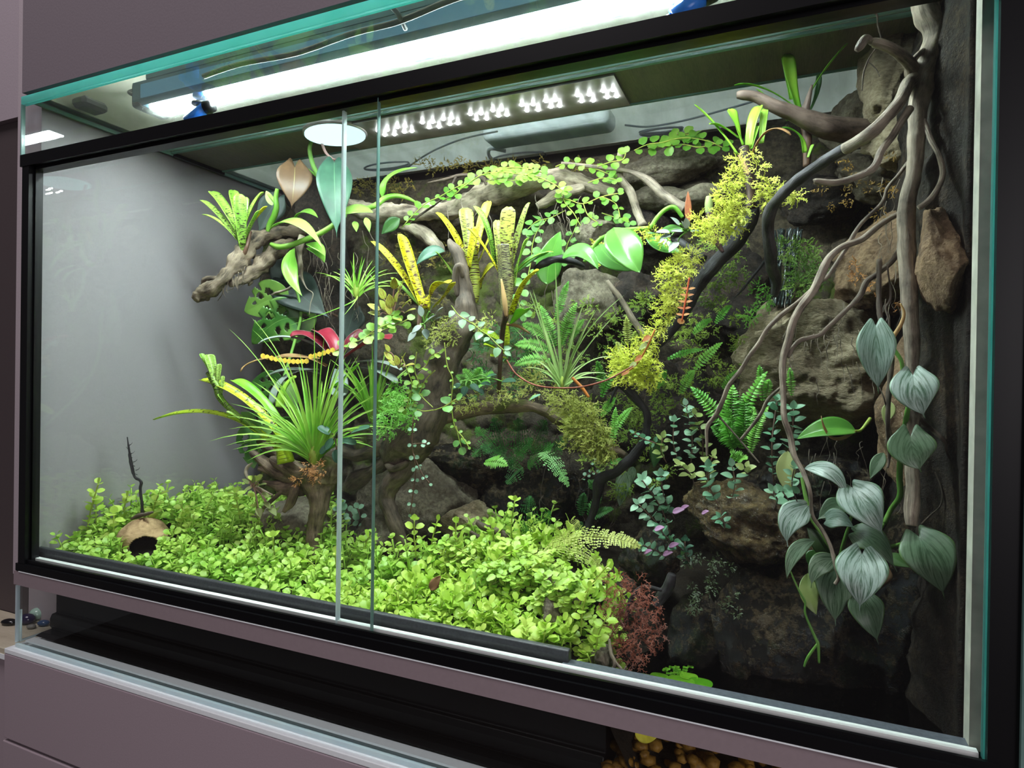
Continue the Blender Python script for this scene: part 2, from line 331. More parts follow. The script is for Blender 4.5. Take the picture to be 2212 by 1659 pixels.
M_rockt = rockmat('tan_sandstone', [(0.36, (0.08, 0.06, 0.038)), (0.5, (0.30, 0.235, 0.15)), (0.66, (0.55, 0.45, 0.31))], 0.75, 1.0, 16, 170, stretch=(1, 1, 2.2))
M_rockb = rockmat('rust_brown_rock', [(0.36, (0.045, 0.027, 0.015)), (0.5, (0.17, 0.105, 0.06)), (0.66, (0.36, 0.24, 0.14))], 0.75, 1.0, 18, 170)
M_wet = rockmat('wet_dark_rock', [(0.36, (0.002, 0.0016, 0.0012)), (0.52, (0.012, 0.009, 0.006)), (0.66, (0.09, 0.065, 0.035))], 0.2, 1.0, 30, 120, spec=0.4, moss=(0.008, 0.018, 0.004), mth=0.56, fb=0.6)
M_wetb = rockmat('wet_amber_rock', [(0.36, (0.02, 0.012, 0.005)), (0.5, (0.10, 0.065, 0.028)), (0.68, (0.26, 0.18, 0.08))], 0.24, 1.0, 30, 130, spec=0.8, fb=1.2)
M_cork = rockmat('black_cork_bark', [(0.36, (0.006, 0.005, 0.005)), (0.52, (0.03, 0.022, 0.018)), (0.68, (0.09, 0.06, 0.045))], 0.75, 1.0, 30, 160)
M_dw = woodmat('grey_driftwood', srgb(62, 50, 42), srgb(196, 180, 158), 0.7)
M_dwg = woodmat('knotty_driftwood', srgb(22, 18, 16), srgb(146, 128, 108), 0.7, 1.0, 5)
M_dwd = woodmat('dark_driftwood', srgb(30, 24, 21), srgb(118, 103, 90), 0.65)
M_dwm = woodmat('mossy_driftwood', srgb(44, 34, 27), srgb(140, 120, 100), 0.7, moss=(0.09, 0.10, 0.02))
M_dwb = woodmat('wet_black_wood', srgb(12, 10, 10), srgb(62, 60, 62), 0.35)
M_dwk = woodmat('blackened_root', srgb(22, 20, 22), srgb(92, 88, 92), 0.4, 0.6, 3)
M_root = woodmat('pale_root', srgb(58, 48, 41), srgb(178, 162, 144), 0.6, 0.7, 3)
M_horn = woodmat('smooth_brown_wood', srgb(50, 38, 34), srgb(128, 108, 98), 0.5, 0.3, 3)
M_coco = woodmat('coconut_fibre', srgb(110, 84, 55), srgb(190, 160, 120), 0.85, 0.7, 8)
M_carpet = leafmat('lime_carpet_leaf', srgb(164, 204, 66), srgb(218, 238, 118), 0.42, 0.30, scale=25)
M_carpetd = leafmat('green_carpet_leaf', srgb(140, 192, 66), srgb(204, 232, 112), 0.42, 0.3, scale=25)
M_cstem = leafmat('yellow_green_stem', srgb(150, 175, 70), srgb(190, 200, 90), 0.5, 0.2)
M_bry = leafmat('yellow_banded_leaf', srgb(202, 198, 26), srgb(228, 222, 48), 0.38, 0.3, bands=srgb(84, 46, 24), bscale=(62, 2.6), bth=0.545, edge=srgb(214, 224, 60))
M_brg = leafmat('green_banded_leaf', srgb(126, 176, 60), srgb(172, 206, 96), 0.35, 0.3, bands=srgb(52, 58, 34), bscale=(66, 3), bth=0.545, edge=srgb(160, 205, 70))
M_brp = leafmat('pale_banded_leaf', srgb(152, 172, 66), srgb(200, 208, 96), 0.4, 0.3, bands=srgb(64, 36, 30), bscale=(54, 2.6), bth=0.525)
M_brl = leafmat('lime_strap_leaf', srgb(120, 190, 50), srgb(180, 222, 80), 0.35, 0.35, edge=srgb(90, 150, 40))
M_brl2 = leafmat('yellow_green_long_leaf', srgb(180, 212, 40), srgb(214, 232, 60), 0.35, 0.35, bands=srgb(80, 78, 30), bscale=(60, 2.4), bth=0.565)
M_dry = leafmat('dry_tan_leaf', srgb(150, 110, 70), srgb(200, 165, 110), 0.6, 0.3)
M_til = leafmat('grassy_leaf', srgb(120, 186, 50), srgb(180, 220, 96), 0.45, 0.3)
M_tils = leafmat('pale_grassy_leaf', srgb(140, 180, 90), srgb(190, 214, 140), 0.45, 0.3)
M_red = leafmat('crimson_leaf', srgb(92, 20, 36), srgb(168, 44, 66), 0.35, 0.3, edge=srgb(150, 150, 140))
M_grey = leafmat('grey_green_leaf', srgb(110, 130, 118), srgb(170, 182, 172), 0.4, 0.2, edge=srgb(80, 60, 60))
M_pot = leafmat('bright_vine_leaf', srgb(124, 188, 66), srgb(168, 214, 100), 0.3, 0.35, rib=srgb(176, 226, 110), ribw=0.012)
M_big = leafmat('broad_green_leaf', srgb(84, 148, 56), srgb(116, 176, 78), 0.28, 0.3, rib=srgb(150, 215, 90), ribw=0.012)
M_dkg = leafmat('dark_green_leaf', srgb(36, 78, 30), srgb(78, 126, 52), 0.35, 0.2, rib=srgb(90, 140, 70), ribw=0.014)
M_blk = leafmat('blackish_velvet_leaf', srgb(28, 42, 36), srgb(52, 70, 60), 0.5, 0.1, rib=srgb(90, 110, 95), ribw=0.012)
M_brn = leafmat('copper_brown_leaf', srgb(96, 72, 50), srgb(142, 110, 80), 0.4, 0.35, rib=srgb(176, 170, 110), ribw=0.014)
M_velv = leafmat('blue_green_velvet_leaf', srgb(36, 78, 60), srgb(72, 116, 90), 0.45, 0.25, rib=srgb(130, 180, 130), ribw=0.014)
M_silv = leafmat('silver_leaf', srgb(132, 158, 144), srgb(178, 194, 186), 0.38, 0.12, rib=srgb(84, 116, 92), ribw=0.014, streak=srgb(74, 104, 82), edge=srgb(110, 146, 108))
M_silg = leafmat('green_silver_leaf', srgb(96, 124, 94), srgb(134, 156, 130), 0.4, 0.15, rib=srgb(60, 90, 60), ribw=0.014, streak=srgb(64, 92, 62), edge=srgb(96, 130, 70))
M_mint = leafmat('mint_leaf', srgb(96, 148, 114), srgb(154, 190, 160), 0.4, 0.25)
M_sage = leafmat('sage_leaf', srgb(84, 128, 84), srgb(124, 160, 112), 0.4, 0.25)
M_olive = leafmat('olive_leaf', srgb(130, 150, 80), srgb(176, 186, 120), 0.45, 0.25)
M_pink = leafmat('mauve_leaf', srgb(120, 70, 110), srgb(196, 150, 190), 0.4, 0.25)
M_pep = leafmat('round_vine_leaf', srgb(102, 162, 52), srgb(164, 204, 84), 0.4, 0.35)
M_pepd = leafmat('deep_round_vine_leaf', srgb(74, 136, 62), srgb(128, 180, 92), 0.4, 0.3)
M_pepy = leafmat('yellow_veined_leaf', srgb(176, 200, 70), srgb(216, 224, 110), 0.4, 0.35, streak=srgb(150, 90, 50))
M_fern = leafmat('fern_leaf', srgb(86, 170, 44), srgb(142, 212, 84), 0.45, 0.3)
M_fernd = leafmat('deep_fern_leaf', srgb(30, 96, 30), srgb(76, 150, 56), 0.45, 0.25)
M_ferny = leafmat('yellow_fern_leaf', srgb(150, 172, 60), srgb(206, 214, 120), 0.45, 0.3)
M_moss = leafmat('yellow_green_moss', srgb(196, 208, 50), srgb(232, 234, 104), 0.6, 0.35)
M_mossg = leafmat('green_moss', srgb(80, 120, 30), srgb(150, 176, 60), 0.6, 0.3)
M_mossd = leafmat('olive_moss', srgb(70, 66, 20), srgb(140, 124, 50), 0.7, 0.2)
M_mossw = leafmat('wet_dark_moss', srgb(20, 34, 12), srgb(48, 66, 24), .5, .15)
M_mossr = leafmat('red_moss', srgb(52, 14, 12), srgb(140, 72, 48), 0.6, 0.3)
M_gstem = leafmat('green_stem', srgb(96, 150, 62), srgb(140, 190, 90), 0.45, 0.15)
M_bstem = leafmat('brown_stem', srgb(60, 40, 34), srgb(110, 80, 62), 0.5, 0.1)
M_rstem = leafmat('pink_stem', srgb(150, 110, 100), srgb(200, 160, 150), 0.5, 0.1)
M_float = leafmat('floating_leaf', srgb(84, 150, 26), srgb(136, 190, 52), 0.3, 0.3)
M_water = pane('pond_water', (0.30, 0.26, 0.16), 0, refl=1.3)
M_amber = rockmat('amber_pebble', [(0.36, (0.10, 0.04, 0.006)), (0.6, (0.42, 0.22, 0.04))], 0.4, 0.3, 30, 200)

# ------------------------------------------------------------------ the room
W, H, D = 1.184, 0.80, 0.485
tag(box('wall_back', (-2.2, 0.56, -0.9), (2.2, 0.62, 2.4), M_wallb), kind='structure')
tag(box('wall_right', (1.215, -0.03, -0.9), (1.5, 0.56, 2.4), M_wall), kind='structure')
tag(box('floor', (-2.2, -2.2, -0.95), (2.2, 0.62, -0.9), M_floor), kind='structure')

# lower cabinet, upper cabinet, side shelf, tall cabinet
t = thing('low_cabinet', (0.6, 0.25, -0.9), 'wide mauve cabinet carrying the glass terrarium', 'cabinet')
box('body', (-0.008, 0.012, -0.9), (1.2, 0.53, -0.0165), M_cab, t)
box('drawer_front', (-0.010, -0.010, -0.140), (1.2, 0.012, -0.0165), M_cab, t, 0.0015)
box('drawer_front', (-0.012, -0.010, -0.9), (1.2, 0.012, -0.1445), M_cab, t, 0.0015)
tag(box('top_board', (-0.010, -0.010, -0.0160), (1.2, 0.53, -0.0090), M_whiteb, t, 0.001), 'white top board of the mauve cabinet')
t = thing('wall_cabinet', (0.6, 0.25, 0.806), 'mauve hanging cabinet above the terrarium with a hollow cream underside', 'cabinet')
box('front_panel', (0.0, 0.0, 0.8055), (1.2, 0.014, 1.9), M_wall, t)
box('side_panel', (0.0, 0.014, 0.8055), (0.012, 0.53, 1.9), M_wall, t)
box('inner_lining', (0.012, 0.014, 0.8055), (0.015, 0.50, 0.97), M_hoodin, t)
box('inner_lining', (0.015, 0.014, 0.8055), (1.2, 0.017, 0.97), M_hoodin, t)
box('bottom_board', (0.012, 0.014, 0.97), (1.2, 0.53, 0.985), M_hoodin, t)
box('back_panel', (0.012, 0.50, 0.8055), (1.2, 0.512, 0.97), M_hoodin, t)
t = thing('low_side_cabinet', (-0.5, 0.25, -0.9), 'lilac low cabinet with pale wooden top at the left edge', 'cabinet')
box('body', (-1.4, 0.012, -0.9), (-0.014, 0.088, -0.036), M_cab, t)
box('wooden_top', (-1.4, 0.004, -0.0285), (-0.014, 0.093, -0.0205), M_shelf, t)
box('top_edge', (-1.4, 0.003, -0.036), (-0.014, 0.006, -0.0285), M_whiteb, t)
xe = P(35, 600, 0.03).x
mb = MB(); mb.box((xe, 0.030, 0.082), (-0.006, 0.094, 2.4)); mb.box((-0.141, 0.094, -0.9), (-0.006, 0.555, 2.4))
tag(mb.go('wall_left', M_walls, smooth=False, org=V((0, 0, 0))), kind='structure')
t = thing('tall_cabinet', (-0.9, 0.3, -0.02), 'tall dark brown cabinet beyond the left side of the terrarium', 'cabinet')
box('body', (-1.7, 0.104, -0.0205), (-0.1415, 0.555, 0.836), M_cabd, t)
box('door', (-1.7, 0.094, -0.0200), (-0.1425, 0.103, 0.787), M_cabd, t)
tag(box('wall_above_cabinet', (-1.7, 0.094, 0.8365), (-0.1415, 0.555, 2.4), M_wallb), kind='structure')

def pebble(name, px, py, r, mat, label, sq=(1.3, 1, .6), rot=0.3):
    q = PZ(px, py, -0.0205); mb = MB(); n, m_ = 14, 8; v = []; f = []
    for i in range(m_+1):
        for k in range(n):
            a = math.pi*i/m_; b = 2*math.pi*k/n; x, y, z = math.sin(a)*math.cos(b)*r*sq[0], math.sin(a)*math.sin(b)*r*sq[1], math.cos(a)*r*sq[2]
            c = 1+0.12*mn.noise(V((x, y, z))*60+V((px, 0, 0))); x, y = x*math.cos(rot)-y*math.sin(rot), x*math.sin(rot)+y*math.cos(rot)
            v.append((q.x+x*c, q.y+y*c, q.z+r*sq[2]+z))
    for i in range(m_):
        for k in range(n): f.append((i*n+k, (i+1)*n+k, (i+1)*n+(k+1) % n, i*n+(k+1) % n))
    mb.add(v, f); tag(mb.go(name, mat, org=q), label, 'stone', 'small stones on the wooden shelf')
pebble('stone', 19, 1350, 0.010, plain('black_stone', (0.01, 0.01, 0.012), 0.15), 'black polished stone on the pale wood outside the glass', (1.4, .8, .5))
pebble('stone', 58, 1348, 0.010, plain('violet_stone', (0.02, 0.012, 0.05), 0.12), 'dark violet oval stone seen through the corner glass', (1.3, 1, .85), .5)
pebble('stone', 80, 1338, 0.011, plain('pale_green_stone', (0.42, 0.60, 0.50), 0.1), 'pale green glassy round stone behind the violet one', (1.15, 1, .9))
pebble('stone', 68, 1358, 0.006, plain('grey_stone', (0.20, 0.19, 0.17), 0.5), 'small dull grey stone in front of the violet one', (1.3, .9, .6))
pebble('stone', 94, 1352, 0.008, plain('blue_stone', (0.05, 0.10, 0.22), 0.2), 'dark blue stone beside the black inner base', (1.2, .9, .6))
pebble('stone', 93, 1331, 0.008, plain('coral_stone', (0.70, 0.22, 0.14), 0.4), 'coral red stone at the back of the shelf', (1.2, .9, .8))

# ------------------------------------------------------------------ the glass terrarium
T = thing('terrarium', (W/2, D/2, 0), 'large front-opening glass terrarium planted as a rainforest', 'terrarium')
G = 0.005
box('bottom_pane', (0, 0, -0.008), (W, D, -0.002), M_glass, T)
box('lower_front_pane', (0.0, 0.0, -0.002), (W, 0.003, 0.112), M_glass, T)
box('upper_front_pane', (0.0, 0.0, 0.700), (W, 0.003, 0.7885), M_glass, T)
box('side_pane', (0.0, 0.003, -0.002), (0.003, D, 0.7995), M_glass, T)
box('side_pane', (W-0.003, 0.003, -0.002), (W, D, 0.7995), M_glass, T)
o = box('top_edge_strip', (0.0, -0.001, 0.7885), (W, 0.006, 0.7995), M_aqua, T)
box('corner_edge', (-0.001, -0.001, 0.7), (0.0015, 0.004, 0.7885), M_aquad, T)
box('corner_edge', (-0.001, -0.001, -0.002), (0.0015, 0.004, 0.082), M_aqual, T)
box('corner_edge', (0.0015, 0.003, 0.000), (0.0035, 0.006, 0.045), M_aqual, T)
box('bottom_edge', (0.0, -0.001, -0.0085), (W, 0.003, -0.0035), M_aqual, T)
box('bottom_front_strip', (0.012, 0.006, -0.0018), (W, 0.018, 0.0008), M_whiteb, T)
box('bottom_side_edge', (0.0, 0.003, -0.002), (0.004, 0.055, 0.000), M_aqual, T)
box('silicone_seam', (0.003, 0.003, 0.794), (0.007, D, 0.7995), M_aquad, T)
# lid: two panes with glass edges and a dark bar between
box('lid_pane', (0.004, 0.006, 0.8000), (W, 0.242, 0.8035), M_lid, T)
box('lid_pane', (0.004, 0.345, 0.8000), (W, D, 0.8035), M_lidr, T)
box('lid_edge', (0.004, 0.2375, 0.7965), (W, 0.2425, 0.8), M_aquad, T)
box('lid_edge', (0.004, 0.228, 0.7975), (W, 0.231, 0.8), M_aquad, T)
box('lid_edge', (0.004, 0.345, 0.7965), (W, 0.349, 0.8), M_aquad, T)
box('lid_bar', (0.012, 0.2425, 0.7985), (W, 0.345, 0.806), M_darkwood, T)
box('bar_end_cap', (0.006, 0.2425, 0.7925), (0.012, 0.352, 0.806), M_black, T)
# black rails and posts
mb = MB(); mb.box((0.004, -0.004, 0.6955), (W-0.004, 0.010, 0.7125)); mb.box((0.004, 0.004, 0.6915), (W-0.004, 0.020, 0.6955)); mb.go('top_rail', M_black, T, False)
mb = MB(); mb.box((0.008, -0.003, 0.116), (0.024, 0.004, 0.6955)); mb.box((0.012, 0.004, 0.116), (0.028, 0.014, 0.6955)); mb.go('post', M_black, T, False)
mb = MB(); mb.box((W-0.0125, 0.002, 0.116), (W+0.006, 0.016, 0.6955)); mb.box((W-0.0125, 0.002, 0.6955), (W+0.006, 0.016, 0.9)); mb.go('post', M_black, T, False)
box('post_edge', (W+0.006, -0.002, -0.0082), (W+0.009, 0.002, 0.9), M_aquad, T)
box('post', (W+0.009, 0.0, -0.0082), (W+0.024, 0.014, 0.9), M_black, T)
mb = MB(); mb.box((0.004, -0.004, 0.1055), (W, 0.006, 0.1165)); mb.box((0.012, 0.000, 0.1165), (W-0.006, 0.0035, 0.1222)); mb.go('bottom_rail', M_black, T, False)
box('rail_lip', (0.012, -0.0045, 0.1045), (W, -0.0035, 0.1056), M_whiteb, T)
box('trim_band', (-0.001, -0.0035, 0.0845), (W, -0.001, 0.1045), M_band, T)
box('door_track', (0.020, 0.009, 0.118), (W-0.016, 0.016, 0.1232), M_white, T)
# two sliding doors
d1 = box('sliding_door', (0.024, 0.0040, 0.1195), (0.627, 0.0070, 0.696), M_door, T)
def childbox(name, a, b, mat, parent, root):
    return MB().box(a, b).go(name, mat, parent, False, org=root.location)
childbox('door_edge', (0.6270, 0.0035, 0.1195), (0.6282, 0.0078, 0.696), M_aquad, d1, T)
d2 = box('sliding_door', (0.5775, 0.0095, 0.1195), (W-0.013, 0.0125, 0.696), M_door, T)
childbox('door_edge', (0.5762, 0.0085, 0.1195), (0.5785, 0.0140, 0.696), M_aqual, d2, T)
childbox('door_edge', (W-0.0138, 0.0080, 0.1195), (W-0.0125, 0.0135, 0.696), M_aqua, d2, T)
mb = MB(); mb.box((W-0.020, 0.018, 0.12), (W-0.003, 0.034, 0.9)); mb.go('silicone_seam', M_sil, T, False)
# sill right of the planted bank, black stepped inner base under the bank
box('inner_sill', (0.84, 0.017, 0.1165), (W-0.018, 0.030, 0.1225), M_sill, T)
def prof(name, pts, x0, x1, mat, parent):
    mb = MB(); n = len(pts); v = [(x0, y, z) for y, z in pts]+[(x1, y, z) for y, z in pts]
    mb.add(v, [(i, (i+1) % n, n+(i+1) % n, n+i) for i in range(n)]+[tuple(range(n))[::-1], tuple(range(n, 2*n))])
    o = mb.go(name, mat, parent, False); m = o.modifiers.new('bevel', 'BEVEL'); m.width = 0.0015; m.segments = 3; m.limit_method = 'ANGLE'; return o
prof('inner_base', [(0.050, 0.110), (0.050, 0.027), (0.044, 0.0265), (0.041, 0.020), (0.041, 0.008), (0.044, 0.004), (0.030, 0.0035), (0.020, 0.001), (0.20, 0.001), (0.20, 0.110)], 0.008, 0.876, M_blackm, T)
prof('planting_gutter', [(0.036, 0.1145), (0.033, 0.1165), (0.032, 0.130), (0.028, 0.1345), (0.023, 0.1335), (0.021, 0.128), (0.021, 0.114), (0.034, 0.110)], 0.008, 0.845, M_gut, T)

# lamps on the lid and the panel that stands for a reflection
L1 = thing('led_bar', (0.55, 0.12, 0.81), 'long white glowing LED light bar over the front of the terrarium', 'lamp')
mb = MB(); mb.add([(x, y, z) for x in (0.108, 1.03) for y, z in ((0.100, 0.809), (0.093, 0.815), (0.093, 0.842), (0.106, 0.848), (0.140, 0.848), (0.152, 0.840), (0.152, 0.815), (0.146, 0.809))],
   [tuple(range(8))[::-1], tuple(range(8, 16))]+[(i, (i+1) % 8, 8+(i+1) % 8, 8+i) for i in range(8)])
o = mb.go('housing', M_lamp, L1, False)
box('diffuser', (0.128, 0.1065, 0.8062), (1.02, 0.1310, 0.8088), M_led, L1)
o = box('added_side_strip', (0.128, 0.0915, 0.816), (1.02, 0.0928, 0.836), M_addglow, L1); o['label'] = 'dim glowing strip added to the side of the light bar'  # glowing strips added on both sides to light the hood
box('added_side_strip', (0.128, 0.1522, 0.816), (1.02, 0.1535, 0.836), M_addglow, L1)
box('added_light_shield', (0.128, 0.100, 0.848), (1.02, 0.106, 0.868), M_lamp, L1)  # unseen lip, added to keep the uplight off the front panel
box('added_uplight', (0.128, 0.112, 0.8485), (1.02, 0.136, 0.8505), emit('added_uplight_glow', (0.95, 0.98, 1.0), 170), L1)  # unseen up-facing glow, added to brighten the cream hood
mb = MB(); mb.box((0.100, 0.095, 0.8065), (0.122, 0.150, 0.846)); o = mb.go('end_cap', M_blackm, L1, False); m = o.modifiers.new('bevel', 'BEVEL'); m.width = .006; m.segments = 3
L2 = thing('reflection_panel', (0.58, 0.295, 0.797), 'flat metallic panel with clusters of tiny glowing spots imitating a reflection under the lid', 'lamp')  # plate and glowing spots built in place of a reflection in the glass
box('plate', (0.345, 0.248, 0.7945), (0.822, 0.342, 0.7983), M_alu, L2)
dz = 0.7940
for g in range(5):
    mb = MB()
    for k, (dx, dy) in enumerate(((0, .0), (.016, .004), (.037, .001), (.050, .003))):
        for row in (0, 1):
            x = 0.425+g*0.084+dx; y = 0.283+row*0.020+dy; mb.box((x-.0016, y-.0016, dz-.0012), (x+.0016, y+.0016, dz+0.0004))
    mb.go('reflection_spots', M_spots, L2, False)
L3 = thing('round_lamp', (0.37, 0.27, 0.79), 'round lit lamp with a pale cyan diffuser left of the metallic panel', 'lamp')
def disc(name, c, rx, ry, z0, z1, mat, parent, n=36, dome=0.0):
    mb = MB(); v = []; f = []
    for r_, z in ((0.0, z0-dome), (0.4, z0-dome*.85), (0.75, z0-dome*.5), (1.0, z0), (1.0, z1)):
        for k in range(n): a = 2*math.pi*k/n; v.append((c[0]+rx*r_*math.cos(a), c[1]+ry*r_*math.sin(a), z))
    for i in range(4):
        for k in range(n): f.append((i*n+k, i*n+(k+1) % n, (i+1)*n+(k+1) % n, (i+1)*n+k))
    mb.add(v, f); return mb.go(name, mat, parent)
disc('diffuser', (0.352, 0.268), 0.052, 0.042, 0.7900, 0.7940, M_dome, L3, dome=0.004)
disc('rim', (0.352, 0.268), 0.055, 0.045, 0.7925, 0.7983, M_alu, L3)

# things lying on the rear lid pane
PAd = thing('power_adapter', PZ(1205, 300, 0.804), 'cream white rounded power adapter box lying on the rear lid', 'power adapter')
q0 = PZ(1088, 348, 0.804); q1 = PZ(1328, 308, 0.804)
o = box('case', (q0.x+.004, 0.405, 0.8042), (q1.x+.012, 0.462, 0.836), M_boxw, PAd); m = o.modifiers.new('bevel', 'BEVEL'); m.width = 0.012; m.segments = 5
def cable(name, pts, r, mat, label, cat, parent=None, z=0.8055, group=None):
    q = [PZ(x, y, z) for x, y in pts]; mb = MB(); tube_geo(mb, crom([(p.x, p.y, p.z+(0.001 if i % 2 else 0), r) for i, p in enumerate(q)], 8), 8)
    o = mb.go(name, mat, parent, org=None if parent else q[0])
    return tag(o, label, cat, group) if label else o
cable('lead', [(1092, 326), (1060, 322), (1056, 334), (1070, 348), (1120, 352)], 0.0035, M_boxw, None, None, PAd)
def coil(px, py, rx, turns, label):
    c0 = PZ(px, py, 0.8055); q = []
    for k in range(turns*14): 
        a = 2*math.pi*k/14; rr = rx*(1+0.10*math.sin(k*.9)); q.append((c0.x+rr*math.cos(a)*1.3, c0.y+rr*0.45*math.sin(a)+0.004*math.sin(k*.37), c0.z+0.0008*(k//14)+.0005, 0.0013))
    mb = MB(); tube_geo(mb, crom(q, 2), 6); tag(mb.go('cable_coil', M_cable, org=c0), label, 'cable')
coil(835, 360, 0.038, 3, 'coiled grey cable on the rear lid, left of the adapter box')
coil(1428, 285, 0.026, 4, 'small coil of green-grey cable on the rear lid, right of the adapter box')
coil(1120, 340, 0.04, 3, 'dark cable loops half hidden behind the adapter box')
cable('cable', [(880, 362), (930, 330), (1000, 300), (1075, 285)], 0.0016, M_cable, 'thin grey cable running right from the left coil', 'cable')
cable('cable', [(1350, 270), (1400, 275), (1470, 262), (1560, 240), (1640, 215)], 0.0016, M_cable, 'thin grey cable running right from the small coil', 'cable')
mb = MB(); pa = V((0.104, 0.10, 0.826)); tube_geo(mb, crom([(pa.x, pa.y, pa.z, .0024), (.090, .100, .835, .0024), (.088, .13, .855, .0024), (.11, .16, .868, .0024), (.10, .20, .882, .0024)], 8), 8)
tag(mb.go('power_cable', M_black, org=pa), 'black cable leaving the left end of the light bar', 'cable')
mb = MB(); a = PZ(95, 212, 0.804); mb.box((0.020, 0.055, 0.8040), (0.052, 0.095, 0.820)); o = mb.go('black_block', M_blackm, smooth=False, org=a); tag(o, 'black block lying on the lid in the left front corner', 'block'); m = o.modifiers.new('bevel', 'BEVEL'); m.width = .005
cable('water_hose', [(440, 165), (520, 140), (640, 115), (760, 75), (860, 47), (960, 8), (1060, -30)], 0.0035, M_cable, 'dark hose lying across the lid behind the light bar', 'hose', z=0.8125)
cable('hose', [(835, 5), (858, 30), (876, 62)], 0.003, M_cable, 'short stub of dark hose joining the long hose on the lid', 'hose', z=0.812)
cable('hose', [(1722, 15), (1736, 30), (1744, 48)], 0.003, M_cable, 'short dark hose end on the lid near the roots', 'hose', z=0.806)
cable('hose', [(1825, 28), (1850, 12), (1880, 6), (1925, 5)], 0.003, M_cable, 'curved grey hose on the lid by the rock column', 'hose', z=0.806)

def nozzle(px, py, label):
    c0 = PZ(px, py, 0.798); N = thing('misting_nozzle', c0, label, 'nozzle', 'misting nozzles')
    def cyl(name, a, b, r1, r2, mat, parent=N, ring=14):
        mb = MB(); tube_geo(mb, [(*a, r1*1.25), (*(a+(b-a)*.5), (r1+r2)/1.6), (*b, r2*1.25)], ring); return mb.go(name, mat, parent, org=c0)
    dn = V((0, 0, -1)); p1 = c0+dn*0.012
    cyl('washer', c0+dn*.001, c0+dn*.0035, .010, .010, M_metal); cyl('threaded_stem', c0, p1, .005, .005, M_metal)
    cyl('top_nut', c0+V((0, 0, .007)), c0+V((0, 0, .020)), .009, .008, M_blue)
    a = p1+V((.014, -.002, .001)); e = p1+V((-.016, -.006, -.017)); cyl('elbow_body', a, e, .0070, .0080, M_blue)
    cyl('collar', a, a+V((.011, .002, .003)), .0080, .0070, M_black); cyl('collar', p1+V((-.002, .004, .000)), p1+V((-.014, .010, .004)), .0055, .005, M_black)
    cyl('arm', e, e+V((-.014, -.003, -.006)), .0050, .0042, M_blue); cyl('tip', e+V((.002, 0, -.002)), e+V((-.001, -.001, -.032)), .0046, .0042, M_blue)
    cyl('arm', e+V((0.010, 0, .002)), e+V((.016, -.002, -.016)), .0050, .0036, M_blue)
nozzle(433, 222, 'bright blue misting nozzle with black collars at the left end of the light bar')
nozzle(1492, -22, 'bright blue misting nozzle at the right part of the light bar')

# ------------------------------------------------------------------ ground, backdrop and rocks
def gz(x, y):                             # height of the planted soil
    z = 0.112+0.035*min(1, max(0, (y-0.035)/0.25))
    z += 0.030*math.exp(-((x-0.10)**2/0.010+(y-0.15)**2/0.006))          # knoll round the coconut shell
    z += 0.045*math.exp(-((x-0.73)**2/0.008+(y-0.23)**2/0.009))
    z += 0.010*mn.noise(V((x*14, y*14, 3)))
    e = max(0, (x-0.86-0.3*max(0, y-0.06))/0.05); return z-0.09*min(1, e)
mb = MB(); NX, NY = 110, 50; v = []; f = []
for j in range(NY+1):
    for i in range(NX+1):
        x = 0.012+(1.16-0.012)*i/NX; y = 0.032+(0.45-0.032)*j/NY; v.append((x, y, gz(x, y)-0.006+0.004*mn.noise(V((x*60, y*60, 0)))))
for j in range(NY):
    for i in range(NX): a = j*(NX+1)+i; f.append((a, a+1, a+NX+2, a+NX+1))
mb.add(v, f); tag(mb.go('soil', M_soil, org=V((.5, .2, .1))), 'dark soil bank under the lime creeping plants', 'soil', kind='stuff')

def topz(x): return 0.768+0.010*mn.noise(V((x*9, 2, 0)))+(0.02 if x > 0.98 else 0)
BP = [(0.030, 0.470), (1.10, 0.470), (1.160, 0.44), (1.176, 0.36), (1.176, 0.060)]   # path in plan
def bpath(s):
    L = [math.dist(BP[i], BP[i+1]) for i in range(4)]; q = s*sum(L)
    for i in range(4):
        if q <= L[i] or i == 3:
            t = min(1, q/L[i]); a, b = BP[i], BP[i+1]; dx, dy = (b[0]-a[0])/L[i], (b[1]-a[1])/L[i]
            return a[0]+(b[0]-a[0])*t, a[1]+(b[1]-a[1])*t, dy, -dx       # point and inward normal
        q -= L[i]
v = []; f = []; NU, NZ = 330, 150
for j in range(NZ+1):
    for i in range(NU+1):
        s_ = i/NU; x, y, nx, ny = bpath(s_); z0 = 0.02; z = z0+(topz(x)-z0)*j/NZ
        h = 0.016+0.020*(mn.noise(V((s_*11, z*8, 1)))+0.7)+0.013*abs(mn.noise(V((s_*34, z*26, 5))))+0.007*mn.noise(V((s_*90, z*70, 9)))+0.003*mn.noise(V((s_*220, z*160, 9)))
        h *= min(1, 0.25+(1-j/NZ)*7)
        if s_ > 0.75: h *= 0.62
        if s_ > 0.96: h *= max(0.2, (1-s_)/0.04)
        v.append((x+nx*h, y+ny*h, z))
for j in range(NZ):
    for i in range(NU): a = j*(NU+1)+i; f.append((a, a+1, a+NU+2, a+NU+1))
mb = MB(); mb.add(v, f); o = mb.go('rock_backdrop', M_back, org=V((0.6, 0.47, 0.02)))
o.data.materials.append(M_dirt); o.data.polygons.foreach_set('material_index', [1 if (q % NU)/NU+0.02*mn.noise(V(((q//NU)*.1, 0, 0))) > 0.735 else 0 for q in range(NU*NZ)])
tag(o, 'dark mossy sculpted rock wall lining the back and right of the terrarium', 'rock wall')
m = o.modifiers.new('thickness', 'SOLIDIFY'); m.thickness = 0.006; m.offset = 1

